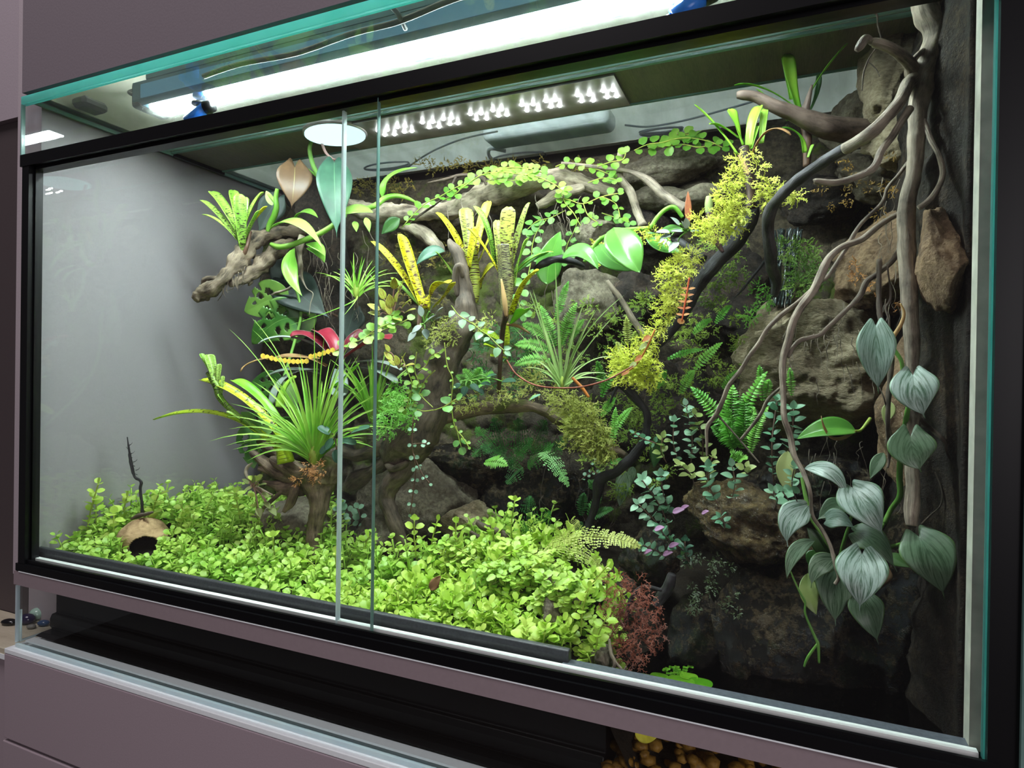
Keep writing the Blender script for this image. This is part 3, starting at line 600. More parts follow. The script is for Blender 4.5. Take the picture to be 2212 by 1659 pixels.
import bmesh
def rock(px, py, d, w, h, dep, mat, label, rot=0, seed=1, cut=0.35, rough=0.16, sub=5, flat=1.0, name='rock', cat='rock', yaw=0):
    c0 = P(px, py, d); s = S(c0); bm = bmesh.new(); bmesh.ops.create_icosphere(bm, subdivisions=sub, radius=1)
    rnd = random.Random(seed); planes = [(V((rnd.uniform(-1, 1), rnd.uniform(-1, 1), rnd.uniform(-1, 1))).normalized(), rnd.uniform(0.55, 0.85)) for _ in range(9)]
    off = V((seed*7.1, seed*3.3, seed*1.9)); Mx = Matrix.Rotation(math.radians(rot), 3, 'Y'); vw = Matrix.Rotation(YAW*0.6+yaw, 3, 'Z')
    for b in bm.verts:
        p = b.co.copy()
        for n, k in planes:
            e = p.dot(n)-k
            if e > 0: p -= n*e*cut*2
        q = p.normalized() if p.length else p
        p *= 1+rough*mn.noise(q*1.7+off)*1.6+rough*0.6*mn.noise(q*4.5+off)+rough*0.3*mn.noise(q*11+off)+rough*0.16*mn.noise(q*26+off)
        p = V((p.x*w*s/2, p.y*dep/2, p.z*h*s/2)); b.co = vw @ (Mx @ p)
    me = bpy.data.meshes.new(name); bm.to_mesh(me); bm.free(); me.polygons.foreach_set('use_smooth', [True]*len(me.polygons)); me.materials.append(mat)
    o = bpy.data.objects.new(name, me); o.location = c0; link(o); return tag(o, label, cat)
rock(1755, 800, 0.33, 330, 300, 0.17, M_rockt, 'big tan layered rock ledge under the hanging roots', -18, 11, sub=6)
rock(1925, 560, 0.31, 330, 260, 0.16, M_rockb, 'big brown block of rock behind the thick hanging root', -14, 12, .5, .10, sub=6)
rock(1700, 735, 0.35, 230, 170, 0.12, M_rockt, 'tan rock with sloping top left of the ledge', -35, 13)
rock(1990, 900, 0.20, 200, 420, 0.08, M_rockb, 'tall rust brown rock face at the right wall', 4, 14, rough=.12)
rock(1925, 150, 0.31, 110, 300, 0.09, M_rockt, 'upright grey rock beside the top of the thick root', 5, 15)
rock(1935, 300, 0.31, 130, 130, 0.08, M_rockt, 'grey rock under the branching root near the top right', 10, 16)
rock(1862, 255, 0.38, 150, 120, 0.09, M_rock, 'rounded brown rock on top of the backdrop at right', -10, 17)
rock(2030, 560, 0.085, 90, 230, 0.07, M_rockb, 'square-shouldered brown rock right of the thick root', -6, 50, .5, .10)
rock(1900, 380, 0.37, 200, 120, 0.08, M_rock, 'grey pitted rock below the smooth brown branch', 12, 18)
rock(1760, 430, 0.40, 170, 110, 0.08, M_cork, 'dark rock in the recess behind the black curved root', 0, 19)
rock(1500, 432, 0.40, 130, 62, 0.07, M_rock, 'smooth oval grey stone right of the crossing sticks', -12, 20, .2, .06)
rock(1430, 432, 0.41, 130, 64, 0.06, M_rock, 'brownish oval stone between the two crossing sticks', 8, 21, .2, .07)
rock(1440, 365, 0.42, 230, 80, 0.07, M_rock, 'long grey rock on the upper edge of the backdrop', -8, 22)
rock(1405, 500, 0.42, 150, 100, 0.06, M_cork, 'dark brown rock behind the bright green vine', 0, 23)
rock(1288, 506, 0.36, 92, 78, 0.05, M_rock, 'pale triangular grey stone behind the broad green leaves', 6, 24, .7, .05)
rock(1270, 650, 0.38, 170, 150, 0.08, M_rock, 'grey brown rock below the blackened wood stub', 0, 25)
rock(1200, 540, 0.42, 90, 120, 0.05, M_rock, 'dull grey rock behind the round-leaved creeper', 0, 26)
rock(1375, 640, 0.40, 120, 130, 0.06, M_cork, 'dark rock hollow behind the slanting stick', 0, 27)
rock(1090, 430, 0.41, 150, 90, 0.06, M_rock, 'grey rock under the long driftwood log', 5, 28)
rock(960, 470, 0.42, 130, 90, 0.06, M_rock, 'brown rock under the left half of the long log', -6, 29)
rock(640, 1160, 0.235, 250, 175, 0.13, M_rock, 'rounded grey-brown rock at the foot of the left stump', 5, 31, .3, .09)
rock(905, 1115, 0.33, 280, 260, 0.16, M_rock, 'large domed brown rock between the twisted roots', 8, 32, .25, .10, sub=6)
rock(1025, 1135, 0.27, 150, 130, 0.09, M_rockt, 'tan rock with a notched top in front of the domed rock', -32, 33, .45, .14)
rock(822, 1172, 0.24, 120, 130, 0.08, M_rock, 'grey rock just right of the sliding door edges', 20, 34)
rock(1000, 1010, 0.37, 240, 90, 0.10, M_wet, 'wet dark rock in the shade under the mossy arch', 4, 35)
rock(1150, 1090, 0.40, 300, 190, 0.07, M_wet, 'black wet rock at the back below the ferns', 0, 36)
rock(1192, 1328, 0.075, 50, 78, 0.03, M_rock, 'small grey stone standing among the front creepers', -25, 37, sub=4)
rock(1302, 1420, 0.055, 54, 66, 0.03, M_rock, 'small brown stone at the end of the planted bank', 10, 38, sub=4)
rock(1600, 1130, 0.23, 270, 170, 0.14, M_wetb, 'wet amber-brown rock under the mint-leaved stems', 12, 39, .35, .15, sub=6)
rock(1740, 1060, 0.27, 330, 140, 0.12, M_wet, 'glistening black rock shelf behind the silver leaves', -6, 40, sub=6)
rock(1790, 1430, 0.20, 520, 400, 0.13, M_wet, 'huge wet black boulder rising out of the pond', 14, 41, .4, .10, sub=6)
rock(2000, 1330, 0.19, 300, 640, 0.09, M_wet, 'black wet rock face in the lower right corner', 0, 42, .3, .10, sub=6)
rock(1500, 1370, 0.15, 120, 200, 0.06, M_wet, 'wet stone with a pale rim beside the red moss', 15, 43)
rock(1400, 1200, 0.20, 130, 150, 0.07, M_wet, 'wet dark stone behind the yellow fern frond', 0, 44)
rock(1590, 1450, 0.13, 60, 280, 0.03, M_wet, 'narrow mossy rock rib running down into the pond', -16, 45)
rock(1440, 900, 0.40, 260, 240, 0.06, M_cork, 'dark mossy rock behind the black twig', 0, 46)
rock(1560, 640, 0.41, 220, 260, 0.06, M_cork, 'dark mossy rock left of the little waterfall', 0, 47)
# little waterfall, pond, gravel
mb = MB(); rr = random.Random(3)
for k in range(26):
    a = rr.uniform(-30, 34); pts = []
    for i in range(9):
        t = i/8; q = P(1700+a*(1-.25*t)-18*t+rr.uniform(-4, 4), 495+rr.uniform(-3, 3)+165*t, 0.355-0.05*t-0.006*math.sin(t*8+k)); pts.append((q.x, q.y, q.z, rr.uniform(.0006, .0018)))
    tube_geo(mb, crom(pts, 3), 6, 0.3, k)
tag(mb.go('waterfall', plain('running_water', (0.03, 0.04, 0.04), 0.06, bump=.6, bs=160, spec=1.0), org=P(1700, 500, .35)), 'thin strands of running water over the mossy rock at upper right', 'water')
tag(box('pond_water', (0.868, 0.020, 0.095), (W-0.006, 0.30, 0.0965), M_water), 'dark pond water in the lower right corner of the terrarium', 'water', kind='stuff')
mb = MB(); rr = random.Random(5)
for k in range(420):
    x = rr.uniform(0.88, 1.15); y = rr.uniform(0.03, 0.16); z = 0.004+0.05*rr.random()*max(0.0, 1-abs(y-0.12)/0.12)+0.02*(y/0.16); r_ = rr.uniform(.004, .009)
    bm = bmesh.new(); bmesh.ops.create_icosphere(bm, subdivisions=1, radius=1); c_ = V((x, y, z)); M3 = Matrix.Rotation(rr.random()*6, 3, 'Z')
    mb.add([c_+M3 @ V((a.co.x*r_*1.2, a.co.y*r_, a.co.z*r_*.7)) for a in bm.verts], [tuple(q.index for q in g.verts) for g in bm.faces]); bm.free()
tag(mb.go('gravel', M_amber, org=V((1, .1, 0))), 'amber gravel under the pond water', 'gravel', kind='stuff')

# ------------------------------------------------------------------ driftwood, roots and twigs  (px, py, depth, radius px)
branch('cork_log', [([(668, 400, .40, 52), (680, 470, .39, 44), (712, 560, .39, 36), (716, 650, .41, 42), (700, 760, .41, 46), (692, 860, .41, 50), (700, 990, .40, 58)],)],
       M_cork, 'black corky trunk standing in the back left corner behind the hanging leaves', 'log', .3, 18, 40)
branch('driftwood_branch', [([(420, 647, .20, 8), (436, 636, .205, 13), (463, 621, .21, 15), (494, 590, .22, 14), (519, 558, .24, 20), (542, 528, .26, 19), (577, 508, .29, 15), (625, 502, .33, 16), (680, 500, .38, 20)],),
       ([(630, 524, .32, 11), (590, 548, .28, 17), (560, 580, .26, 16), (520, 606, .235, 9), (494, 616, .22, 5)],), ([(488, 600, .22, 6), (462, 601, .21, 5), (444, 605, .21, 5), (438, 622, .21, 3.5), (438, 632, .21, 2)],),
       ([(536, 590, .25, 5), (541, 608, .25, 5), (537, 617, .25, 2)],), ([(552, 578, .26, 5), (556, 592, .26, 3), (560, 596, .26, 1)],)] +
       [([(480+k*7, 618-k*6, .215, 1.2), (484+k*7+R.uniform(-10, 10), 634-k*4, .215, .9), (480+k*6+R.uniform(-14, 14), 648-k*5+R.uniform(-6, 6), .215, .5)],) for k in range(8)],
       M_dwg, 'gnarled grey driftwood branch reaching left into the open space', 'driftwood', .48, 20, 75)
branch('twig', [([(655, 510, .30, 8), (646, 535, .295, 9), (648, 557, .29, 5), (649, 575, .29, 5.5), (651, 597, .29, 4), (662, 622, .285, 1.3), (676, 634, .285, 1), (671, 655, .285, .9), (668, 680, .285, .6)],),
       ([(650, 592, .29, 3), (640, 604, .285, 3.2), (626, 622, .28, 2.6), (606, 630, .28, 3), (592, 634, .28, 2.2), (578, 647, .28, 2.5)],)], M_dw, 'thin forked grey twig hanging below the green vine', 'twig', .3, 9, 90)
branch('driftwood_log', [([(728, 440, .37, 12), (770, 452, .37, 18), (812, 462, .37, 20), (841, 459, .37, 20), (885, 462, .37, 18), (929, 455, .37, 18), (975, 455, .37, 18), (1010, 440, .37, 23), (1044, 425, .37, 24), (1094, 408, .37, 27), (1162, 392, .37, 23), (1213, 383, .38, 21), (1263, 398, .39, 16), (1330, 418, .40, 9)],),
       ([(1160, 446, .36, 7), (1180, 436, .365, 13), (1215, 418, .37, 14), (1262, 404, .38, 8)],)], M_dw, 'long pale driftwood log lying across the top of the backdrop', 'driftwood', .27, 18, 45)
branch('driftwood_log', [([(845, 478, .39, 8), (880, 488, .385, 13), (915, 505, .38, 15), (944, 530, .38, 12), (955, 548, .38, 7)],)], M_dw, 'short curved log under the left end of the long pale log', 'driftwood', .25, 14, 50)
branch('stick', [([(1341, 322, .37, 6), (1339, 350, .37, 7), (1340, 385, .37, 8), (1362, 415, .37, 9), (1376, 456, .365, 9), (1389, 488, .36, 10)],)], M_dw, 'brown upright stick crossed by the pale diagonal one', 'stick', .2, 11)
branch('stick', [([(1213, 352, .36, 3), (1267, 358, .36, 4), (1330, 366, .36, 4), (1365, 372, .36, 5), (1398, 388, .36, 9), (1432, 419, .355, 10), (1456, 435, .35, 9), (1480, 450, .35, 11)],)], M_root, 'pale bent diagonal stick ending at the mossy fork', 'stick', .14, 11)
branch('twig', [([(925, 395, .35, 2.2), (960, 388, .35, 3), (1000, 378, .355, 4), (1040, 384, .355, 5), (1052, 400, .355, 4), (1055, 414, .355, 2)],), ([(985, 382, .35, 3), (960, 425, .345, 2.4), (900, 470, .345, 2), (884, 484, .345, 1.4)],)], M_dwd, 'thin dark twig hooked over the left part of the long log', 'twig', .3, 7)
branch('driftwood_stump', [([(970, 517, .24, 4), (975, 528, .24, 9), (987, 548, .24, 13), (997, 575, .24, 15), (1000, 608, .24, 17), (1007, 646, .24, 21), (1005, 684, .235, 26), (994, 712, .23, 34), (972, 750, .23, 39), (950, 800, .225, 38), (935, 850, .22, 39), (922, 910, .22, 44), (880, 962, .22, 48), (852, 990, .22, 34), (838, 1004, .22, 16)],),
       ([(880, 985, .22, 22), (874, 1018, .215, 20), (845, 1043, .21, 21), (835, 1075, .21, 18), (846, 1110, .205, 17), (860, 1150, .20, 15), (870, 1182, .20, 15), (880, 1215, .20, 13)],),
       ([(850, 985, .22, 22), (824, 1006, .22, 15), (800, 1020, .225, 12), (772, 1036, .23, 19), (757, 1048, .23, 15), (750, 1060, .23, 7)],), ([(868, 960, .22, 26), (812, 972, .22, 17), (770, 984, .22, 12), (735, 975, .21, 16), (712, 985, .20, 14)],),
       ([(835, 1000, .212, 6), (848, 1012, .20, 8), (872, 1004, .20, 8), (880, 996, .20, 5)],), ([(1000, 600, .235, 8), (992, 575, .23, 10), (984, 600, .23, 8), (990, 640, .232, 5)],)],
       M_dwd, 'tall dark twisted driftwood stump in the centre with a clawed foot', 'driftwood', .26, 20, 38)
branch('driftwood_root', [([(925, 915, .23, 30), (955, 900, .24, 20), (985, 892, .25, 16), (1052, 880, .26, 15), (1128, 876, .27, 14), (1166, 884, .275, 13), (1216, 908, .28, 15), (1270, 942, .28, 14), (1315, 968, .285, 11), (1350, 985, .29, 7)],)], M_dwm, 'mossy arched root bridging from the central stump to the right', 'driftwood', .25, 14, 50)
branch('driftwood_stump', [([(716, 985, .17, 18), (700, 1010, .17, 34), (690, 1040, .17, 36), (688, 1075, .165, 24), (684, 1110, .16, 18), (680, 1150, .16, 16), (674, 1200, .155, 14)],),
       ([(690, 1030, .17, 30), (655, 1025, .17, 24), (620, 1008, .165, 16), (592, 994, .16, 10), (586, 990, .16, 6)],), ([(640, 1010, .18, 14), (605, 985, .18, 10), (580, 968, .18, 10), (560, 950, .18, 8)],),
       ([(650, 1035, .17, 18), (610, 1025, .17, 15), (575, 1002, .165, 12), (550, 982, .16, 10), (546, 976, .16, 7)],), ([(655, 1050, .17, 20), (618, 1052, .17, 17), (590, 1048, .165, 9), (568, 1040, .16, 4)],),
       ([(640, 1050, .16, 10), (628, 1084, .155, 10), (613, 1106, .15, 5)],), ([(585, 1020, .165, 8), (568, 1014, .16, 6), (560, 1012, .16, 5)],), ([(610, 1060, .16, 5), (590, 1078, .155, 4), (568, 1098, .15, 4)],)],
       M_dwm, 'left driftwood stump with broken arms carrying the grassy plant', 'driftwood', .26, 16, 50)
branch('twig', [([(545, 1000, .16, 2), (534, 1010, .158, 3.5), (532, 1026, .155, 3.5), (546, 1046, .155, 3), (565, 1058, .155, 3), (590, 1070, .16, 2)],)], M_dw, 'thin looping brown twig left of the broken driftwood arms', 'twig', .2, 8)
branch('twig', [([(275, 944, .115, 1.2), (279, 973, .115, 2.4), (284, 1006, .115, 3), (291, 1030, .115, 3), (304, 1040, .115, 3.6), (303, 1058, .115, 3), (306, 1080, .115, 3), (308, 1110, .115, 3.4)],)] +
       [([(278+k*2.6, 962+k*9, .115, .9), (278+k*2.6+(-1)**k*5, 960+k*9, .115, .5), (278+k*2.6+(-1)**k*8, 956+k*9, .115, .3)],) for k in range(8)], M_dwb, 'thin bare black twig standing behind the coconut shell', 'twig', .35, 8, 120)
HR = branch('hanging_root', [([(2000, -60, 0.120, 30), (2002, 20, 0.120, 28), (2018, 55, 0.120, 25), (2022, 84, 0.120, 24), (2008, 118, 0.120, 23), (2000, 152, 0.120, 24), (1993, 189, 0.117, 22), (1983, 236, 0.114, 18), (1979, 304, 0.108, 17), (1975, 371, 0.105, 15), (1962, 422, 0.102, 17), (1958, 473, 0.102, 18), (1958, 540, 0.099, 17), (1963, 625, 0.093, 16), (1966, 676, 0.090, 16), (1971, 752, 0.087, 15), (1970, 803, 0.084, 14), (1974, 904, 0.078, 13), (1970, 1005, 0.072, 13), (1972, 1050, 0.069, 14), (1969, 1100, 0.066, 14), (1969, 1136, 0.063, 10)],),
       ([(2000, 160, 0.127, 20), (1974, 156, 0.118, 18), (1966, 138, 0.108, 13), (1938, 112, 0.089, 11), (1907, 96, 0.070, 11), (1886, 92, 0.070, 10), (1880, 96, 0.070, 5)],), ([(1884, 90, 0.070, 6), (1870, 84, 0.068, 9), (1858, 100, 0.065, 9), (1850, 110, 0.065, 5)],),
       ([(1974, 130, 0.108, 6), (1984, 118, 0.108, 6), (2002, 106, 0.118, 7)],),
       ([(1975, 170, 0.118, 16), (1961, 182, 0.108, 14), (1945, 216, 0.099, 13), (1911, 257, 0.089, 13), (1877, 290, 0.089, 14), (1826, 321, 0.108, 13)],),
       ([(1965, 235, 0.099, 8), (1944, 268, 0.089, 8), (1925, 298, 0.089, 8), (1904, 326, 0.080, 8), (1886, 364, 0.070, 8), (1843, 385, 0.070, 7), (1803, 395, 0.070, 7), (1764, 392, 0.070, 7), (1758, 392, 0.070, 4)],),
       ([(1995, 260, 0.108, 6), (2012, 304, 0.099, 5), (2029, 338, 0.089, 5), (2036, 381, 0.080, 6), (2014, 425, 0.070, 6), (1985, 449, 0.068, 6)],)],
       M_root, 'thick pale hanging root running down the whole right side with curved side branches', 'root', .13, 18, 45)
branch('side_branch', [([(1826, 321, 0.108, 13), (1776, 351, 0.127, 12), (1729, 385, 0.146, 12), (1688, 422, 0.165, 12), (1664, 456, 0.185, 13), (1659, 500, 0.204, 12), (1664, 545, 0.223, 13), (1667, 577, 0.242, 13), (1677, 608, 0.261, 11), (1672, 640, 0.270, 7)],)], M_dwk, None, None, .13, 18, 45, parent=HR)['label'] = 'blackened lower half of the big curved side branch'
branch('driftwood_branch', [([(1592, 206, .25, 7), (1604, 205, .25, 10), (1634, 210, .255, 11), (1675, 230, .26, 14), (1715, 246, .27, 17), (1756, 263, .28, 22), (1796, 277, .29, 25), (1843, 282, .31, 26), (1900, 282, .33, 20)],), ([(1735, 252, .275, 14), (1742, 228, .272, 8), (1748, 205, .27, 5), (1754, 184, .27, 2.5)],)],
       M_horn, 'smooth brown horn-shaped branch pointing left at the top right', 'driftwood', .09, 18, 30)
branch('hanging_root', [([(1945, 459, 0.120, 5), (1904, 483, 0.115, 6), (1861, 517, 0.110, 7), (1821, 532, 0.105, 7), (1791, 557, 0.105, 8), (1773, 595, 0.105, 9), (1755, 631, 0.105, 9), (1730, 664, 0.105, 8), (1712, 699, 0.105, 8), (1702, 739, 0.105, 8), (1692, 772, 0.105, 8), (1690, 805, 0.103, 7), (1692, 856, 0.100, 6), (1694, 901, 0.095, 6), (1707, 942, 0.095, 7), (1715, 982, 0.090, 6), (1735, 1020, 0.085, 5), (1750, 1063, 0.075, 4), (1755, 1113, 0.095, 4), (1777, 1146, 0.090, 4), (1794, 1180, 0.085, 4), (1805, 1221, 0.080, 4.5), (1812, 1246, 0.080, 4), (1804, 1262, 0.080, 4)],),
       ([(1763, 618, 0.105, 6), (1720, 656, 0.110, 5), (1689, 679, 0.115, 5), (1659, 709, 0.120, 5), (1639, 742, 0.125, 5), (1618, 770, 0.130, 5), (1600, 800, 0.135, 5), (1575, 831, 0.140, 5), (1563, 861, 0.145, 5), (1548, 894, 0.150, 5), (1528, 922, 0.155, 4.5), (1527, 960, 0.155, 3), (1527, 985, 0.155, 2)],),
       ([(1548, 894, 0.150, 2.5), (1580, 930, 0.155, 2), (1610, 965, 0.155, 2), (1640, 1000, 0.155, 1.5)],), ([(1692, 832, 0.102, 3), (1660, 862, 0.115, 4), (1640, 900, 0.125, 4), (1600, 950, 0.135, 3)],)],
       M_root, 'long wavy root crossing the tan rock and hanging down to the silver leaves', 'root', .14, 10, 60)
branch('hanging_root', [([(1961, 351, 0.127, 4), (1941, 378, 0.125, 4), (1918, 405, 0.125, 4), (1904, 439, 0.120, 4), (1860, 483, 0.115, 4.5), (1837, 520, 0.115, 5), (1821, 547, 0.115, 4.5), (1793, 590, 0.115, 4), (1778, 605, 0.110, 4)],)], M_root, 'thin root descending from the thick root to the crossing at the tan rock', 'root', .14, 8, 60)
branch('hanging_root', [([(1955, 515, 0.120, 5), (1930, 560, 0.115, 6), (1897, 590, 0.110, 6), (1872, 608, 0.110, 6), (1856, 641, 0.110, 6), (1816, 681, 0.110, 5), (1786, 709, 0.110, 5), (1770, 724, 0.110, 5), (1732, 734, 0.110, 5), (1715, 747, 0.110, 4), (1702, 772, 0.107, 4)],)] +
       [([(1786-k*14, 709+k*6, .155, 1.4), (1780-k*14, 730+k*5, .155, 1), (1784-k*16, 752+k*4, .155, .6)],) for k in range(4)], M_root, 'middle root sloping across the tan rock face', 'root', .14, 9, 60)
branch('hanging_root', [([(1900, 560, 0.105, 5), (1898, 638, 0.100, 6), (1903, 690, 0.095, 6), (1918, 740, 0.090, 6), (1926, 777, 0.085, 6), (1921, 828, 0.080, 6), (1918, 904, 0.075, 5), (1921, 980, 0.095, 4), (1918, 1010, 0.090, 2)],), ([(1916, 570, 0.103, 2), (1924, 640, 0.100, 2.4), (1913, 666, 0.095, 2), (1921, 701, 0.090, 2), (1917, 780, 0.085, 2)],),
       ([(1880, 818, 0.085, 1.5), (1898, 835, 0.080, 1.8), (1913, 873, 0.075, 1.8), (1923, 929, 0.095, 1.8), (1938, 967, 0.090, 1.8)],)], M_dwd, 'dark rough root hanging straight down between the upper silver leaves', 'root', .3, 9, 70)
branch('hanging_root', [([(1985, 905, 0.075, 5), (2014, 929, 0.090, 5), (2040, 954, 0.080, 4), (2047, 980, 0.075, 3), (2070, 1018, 0.085, 2), (2100, 1050, 0.060, 1.6)],), ([(2020, 1020, 0.090, 1.6), (2035, 1060, 0.085, 2), (2032, 1091, 0.085, 2), (2010, 1113, 0.088, 2), (1990, 1132, 0.090, 2)],)], M_dwd, 'thin root arching to the right glass below the thick root', 'root', .25, 8, 60)
def fine_roots(label, x0, x1, y0, y1, d, n, L, seed, mat=M_root, wd=.9):
    rnd = random.Random(seed); mb = MB()
    for k in range(n):
        x, y = rnd.uniform(x0, x1), rnd.uniform(y0, y1); p = []
        for i in range(6): p.append((x, y, d+rnd.uniform(-.004, .004), wd*(1-i/8))); x += rnd.uniform(-.28, .28)*L/3; y += L/5*rnd.uniform(.3, 1.3)
        tube_geo(mb, pxpath(p, 3), 5, 0)
    tag(mb.go('rootlets', mat, org=P(x0, y0, d)), label, 'roots', kind='stuff')
fine_roots('fine pale rootlets hanging in front of the brown rock at right', 1900, 2080, 380, 700, .20, 34, 110, 1)
fine_roots('fine rootlets spread over the tan layered rock', 1690, 1900, 640, 820, .16, 22, 80, 2)
fine_roots('fine rootlets over the wet rock beside the silver leaves', 1720, 2060, 880, 1060, .14, 26, 90, 3)
fine_roots('pale rootlets dangling on the cork trunk behind the sliding doors', 660, 800, 480, 640, .33, 26, 110, 4)
fine_roots('rootlets hanging below the long driftwood log', 960, 1290, 400, 480, .34, 18, 80, 5)
fine_roots('dark rootlets on the shaded back wall in the middle', 1150, 1420, 600, 1080, .36, 40, 120, 6, M_dwd)
branch('root', [([(1870, 25, .19, 1.5), (1893, 30, .19, 2), (1896, 55, .19, 1.6), (1904, 85, .185, 1.6)],), ([(1895, 100, .18, 1.4), (1875, 130, .18, 1.6), (1865, 160, .18, 1.8), (1862, 196, .18, 1.2)],), ([(1875, 132, .18, 1), (1893, 150, .18, 1), (1900, 165, .18, .7)],)], M_dwd, 'thin wiggly rootlets by the knob of the thick root', 'root', .2, 6)
branch('twig', [([(1336, 812, .25, 9), (1342, 825, .25, 13), (1356, 841, .25, 11), (1376, 864, .25, 10), (1397, 892, .25, 9), (1397, 932, .25, 8), (1389, 957, .25, 10), (1363, 990, .25, 11), (1330, 1020, .25, 11), (1297, 1038, .25, 14), (1290, 1071, .25, 10), (1280, 1109, .25, 8), (1262, 1155, .245, 8)],), ([(1340, 825, .25, 4), (1325, 850, .25, 3), (1318, 870, .25, 2)],)], M_dwb, 'glossy black crooked branch curving down beside the hanging moss', 'driftwood', .22, 12, 60)
branch('stick', [([(1312, 606, .30, 4), (1322, 622, .30, 6), (1341, 645, .30, 6), (1368, 691, .30, 7), (1392, 728, .30, 7)],)], M_dw, 'grey slanting stick in front of the dark hollow', 'stick', .15, 9)
branch('stick', [([(1368, 768, .28, 4), (1385, 750, .28, 6), (1405, 735, .28, 5), (1424, 724, .28, 4)],)], M_dw, 'short grey stick poking out of the yellow moss', 'stick', .15, 9)
branch('wood_stub', [([(1154, 583, .24, 3), (1163, 576, .24, 7), (1176, 569, .24, 9), (1199, 561, .245, 8), (1216, 560, .25, 9), (1245, 567, .26, 6), (1262, 575, .27, 3)],)], M_dwb, 'charred black wood stub beneath the broad green leaf', 'driftwood', .25, 12)
branch('driftwood_branch', [([(1625, 420, .27, 11), (1622, 470, .27, 16), (1585, 530, .275, 17), (1540, 575, .28, 16), (1505, 620, .285, 14), (1482, 670, .29, 12), (1445, 720, .29, 10), (1405, 765, .285, 8), (1385, 800, .28, 7)],), ([(1520, 560, .28, 10), (1460, 520, .30, 9), (1400, 520, .31, 8)],)], M_dwb, 'dark diagonal branch thickly covered in yellow-green moss', 'driftwood', .2, 12)
branch('twig', [([(1655, 560, .25, 3.5), (1640, 580, .25, 3), (1620, 605, .25, 3), (1600, 630, .25, 2.4), (1584, 645, .25, 1.6)],)], M_dwb, 'thin black twig left of the waterfall', 'twig', .2, 7)
branch('driftwood_branch', [([(1030, 1128, .19, 7), (1045, 1138, .19, 9), (1075, 1148, .19, 9), (1100, 1165, .19, 7)],), ([(1016, 1148, .185, 4), (1040, 1164, .185, 6), (1062, 1182, .185, 6)],)], M_dwd, 'two weathered grey wood ends sticking out beside the tan rock', 'driftwood', .28, 10)
branch('driftwood_branch', [([(1165, 1235, .12, 9), (1190, 1255, .115, 11), (1225, 1285, .105, 12), (1258, 1305, .10, 10)],)], M_dwd, 'brown branch lying among the front creepers right of centre', 'driftwood', .2, 12)
branch('driftwood_branch', [([(1452, 1240, .11, 10), (1446, 1262, .11, 12), (1432, 1285, .11, 12), (1415, 1312, .105, 10)],), ([(1430, 1275, .10, 4), (1400, 1268, .10, 5), (1378, 1274, .10, 5), (1362, 1300, .095, 6), (1352, 1345, .09, 5)],)], M_dwb, 'wet dark angled stick standing in the red moss', 'driftwood', .25, 11)
branch('twig', [([(1316, 1380, .055, 3), (1320, 1412, .05, 4), (1328, 1430, .045, 4), (1322, 1456, .04, 3)],), ([(1328, 1428, .045, 3), (1346, 1448, .042, 3), (1352, 1440, .042, 2)],)], M_dw, 'small forked twig standing at the pond edge', 'twig', .25, 8)

# ------------------------------------------------------------------ coconut shell
c0 = P(312, 1160, 0.105); Cc = thing('coconut_shell', c0, 'half coconut shell hide with a dark arched opening among the lime creepers', 'coconut shell')
rs = 0.037; mb = MB(); v = []; f = []; n, m_ = 110, 50
dirn = math.atan2(CAM.y-c0.y, CAM.x-c0.x)
for i in range(m_+1):
    for k in range(n):
        th = (i/m_)*math.pi*0.60; ph = 2*math.pi*k/n; rr_ = rs*(1+0.05*mn.noise(V((math.cos(ph)*2, math.sin(ph)*2, th*2))))
        v.append((c0.x+rr_*math.sin(th)*math.cos(ph), c0.y+rr_*math.sin(th)*math.sin(ph), c0.z+rr_*math.cos(th)*0.95-0.006))
for i in range(m_):
    for k in range(n):
        th = (i+.5)/m_*math.pi*0.60; ph = 2*math.pi*(k+.5)/n; e = (ph-dirn+math.pi) % (2*math.pi)-math.pi
        if (e/0.66)**2+((th-1.80)/0.66)**2 < 1: continue
        f.append((i*n+k, (i+1)*n+k, (i+1)*n+(k+1) % n, i*n+(k+1) % n))
mb.add(v, f, [(math.atan2(a[1]-c0.y, a[0]-c0.x)*0.4, (a[2]-c0.z)*6) for a in v]); o = mb.go('shell', M_coco, Cc); md = o.modifiers.new('t', 'SOLIDIFY'); md.thickness = 0.004; md.offset = -1
branch('bark_flake', [([(284, 1121, .10, 3), (300, 1114, .10, 5), (318, 1110, .10, 4), (330, 1106, .10, 2)],)], M_dwd, 'dark flake of bark lying on top of the coconut shell', 'bark', .2, 8)

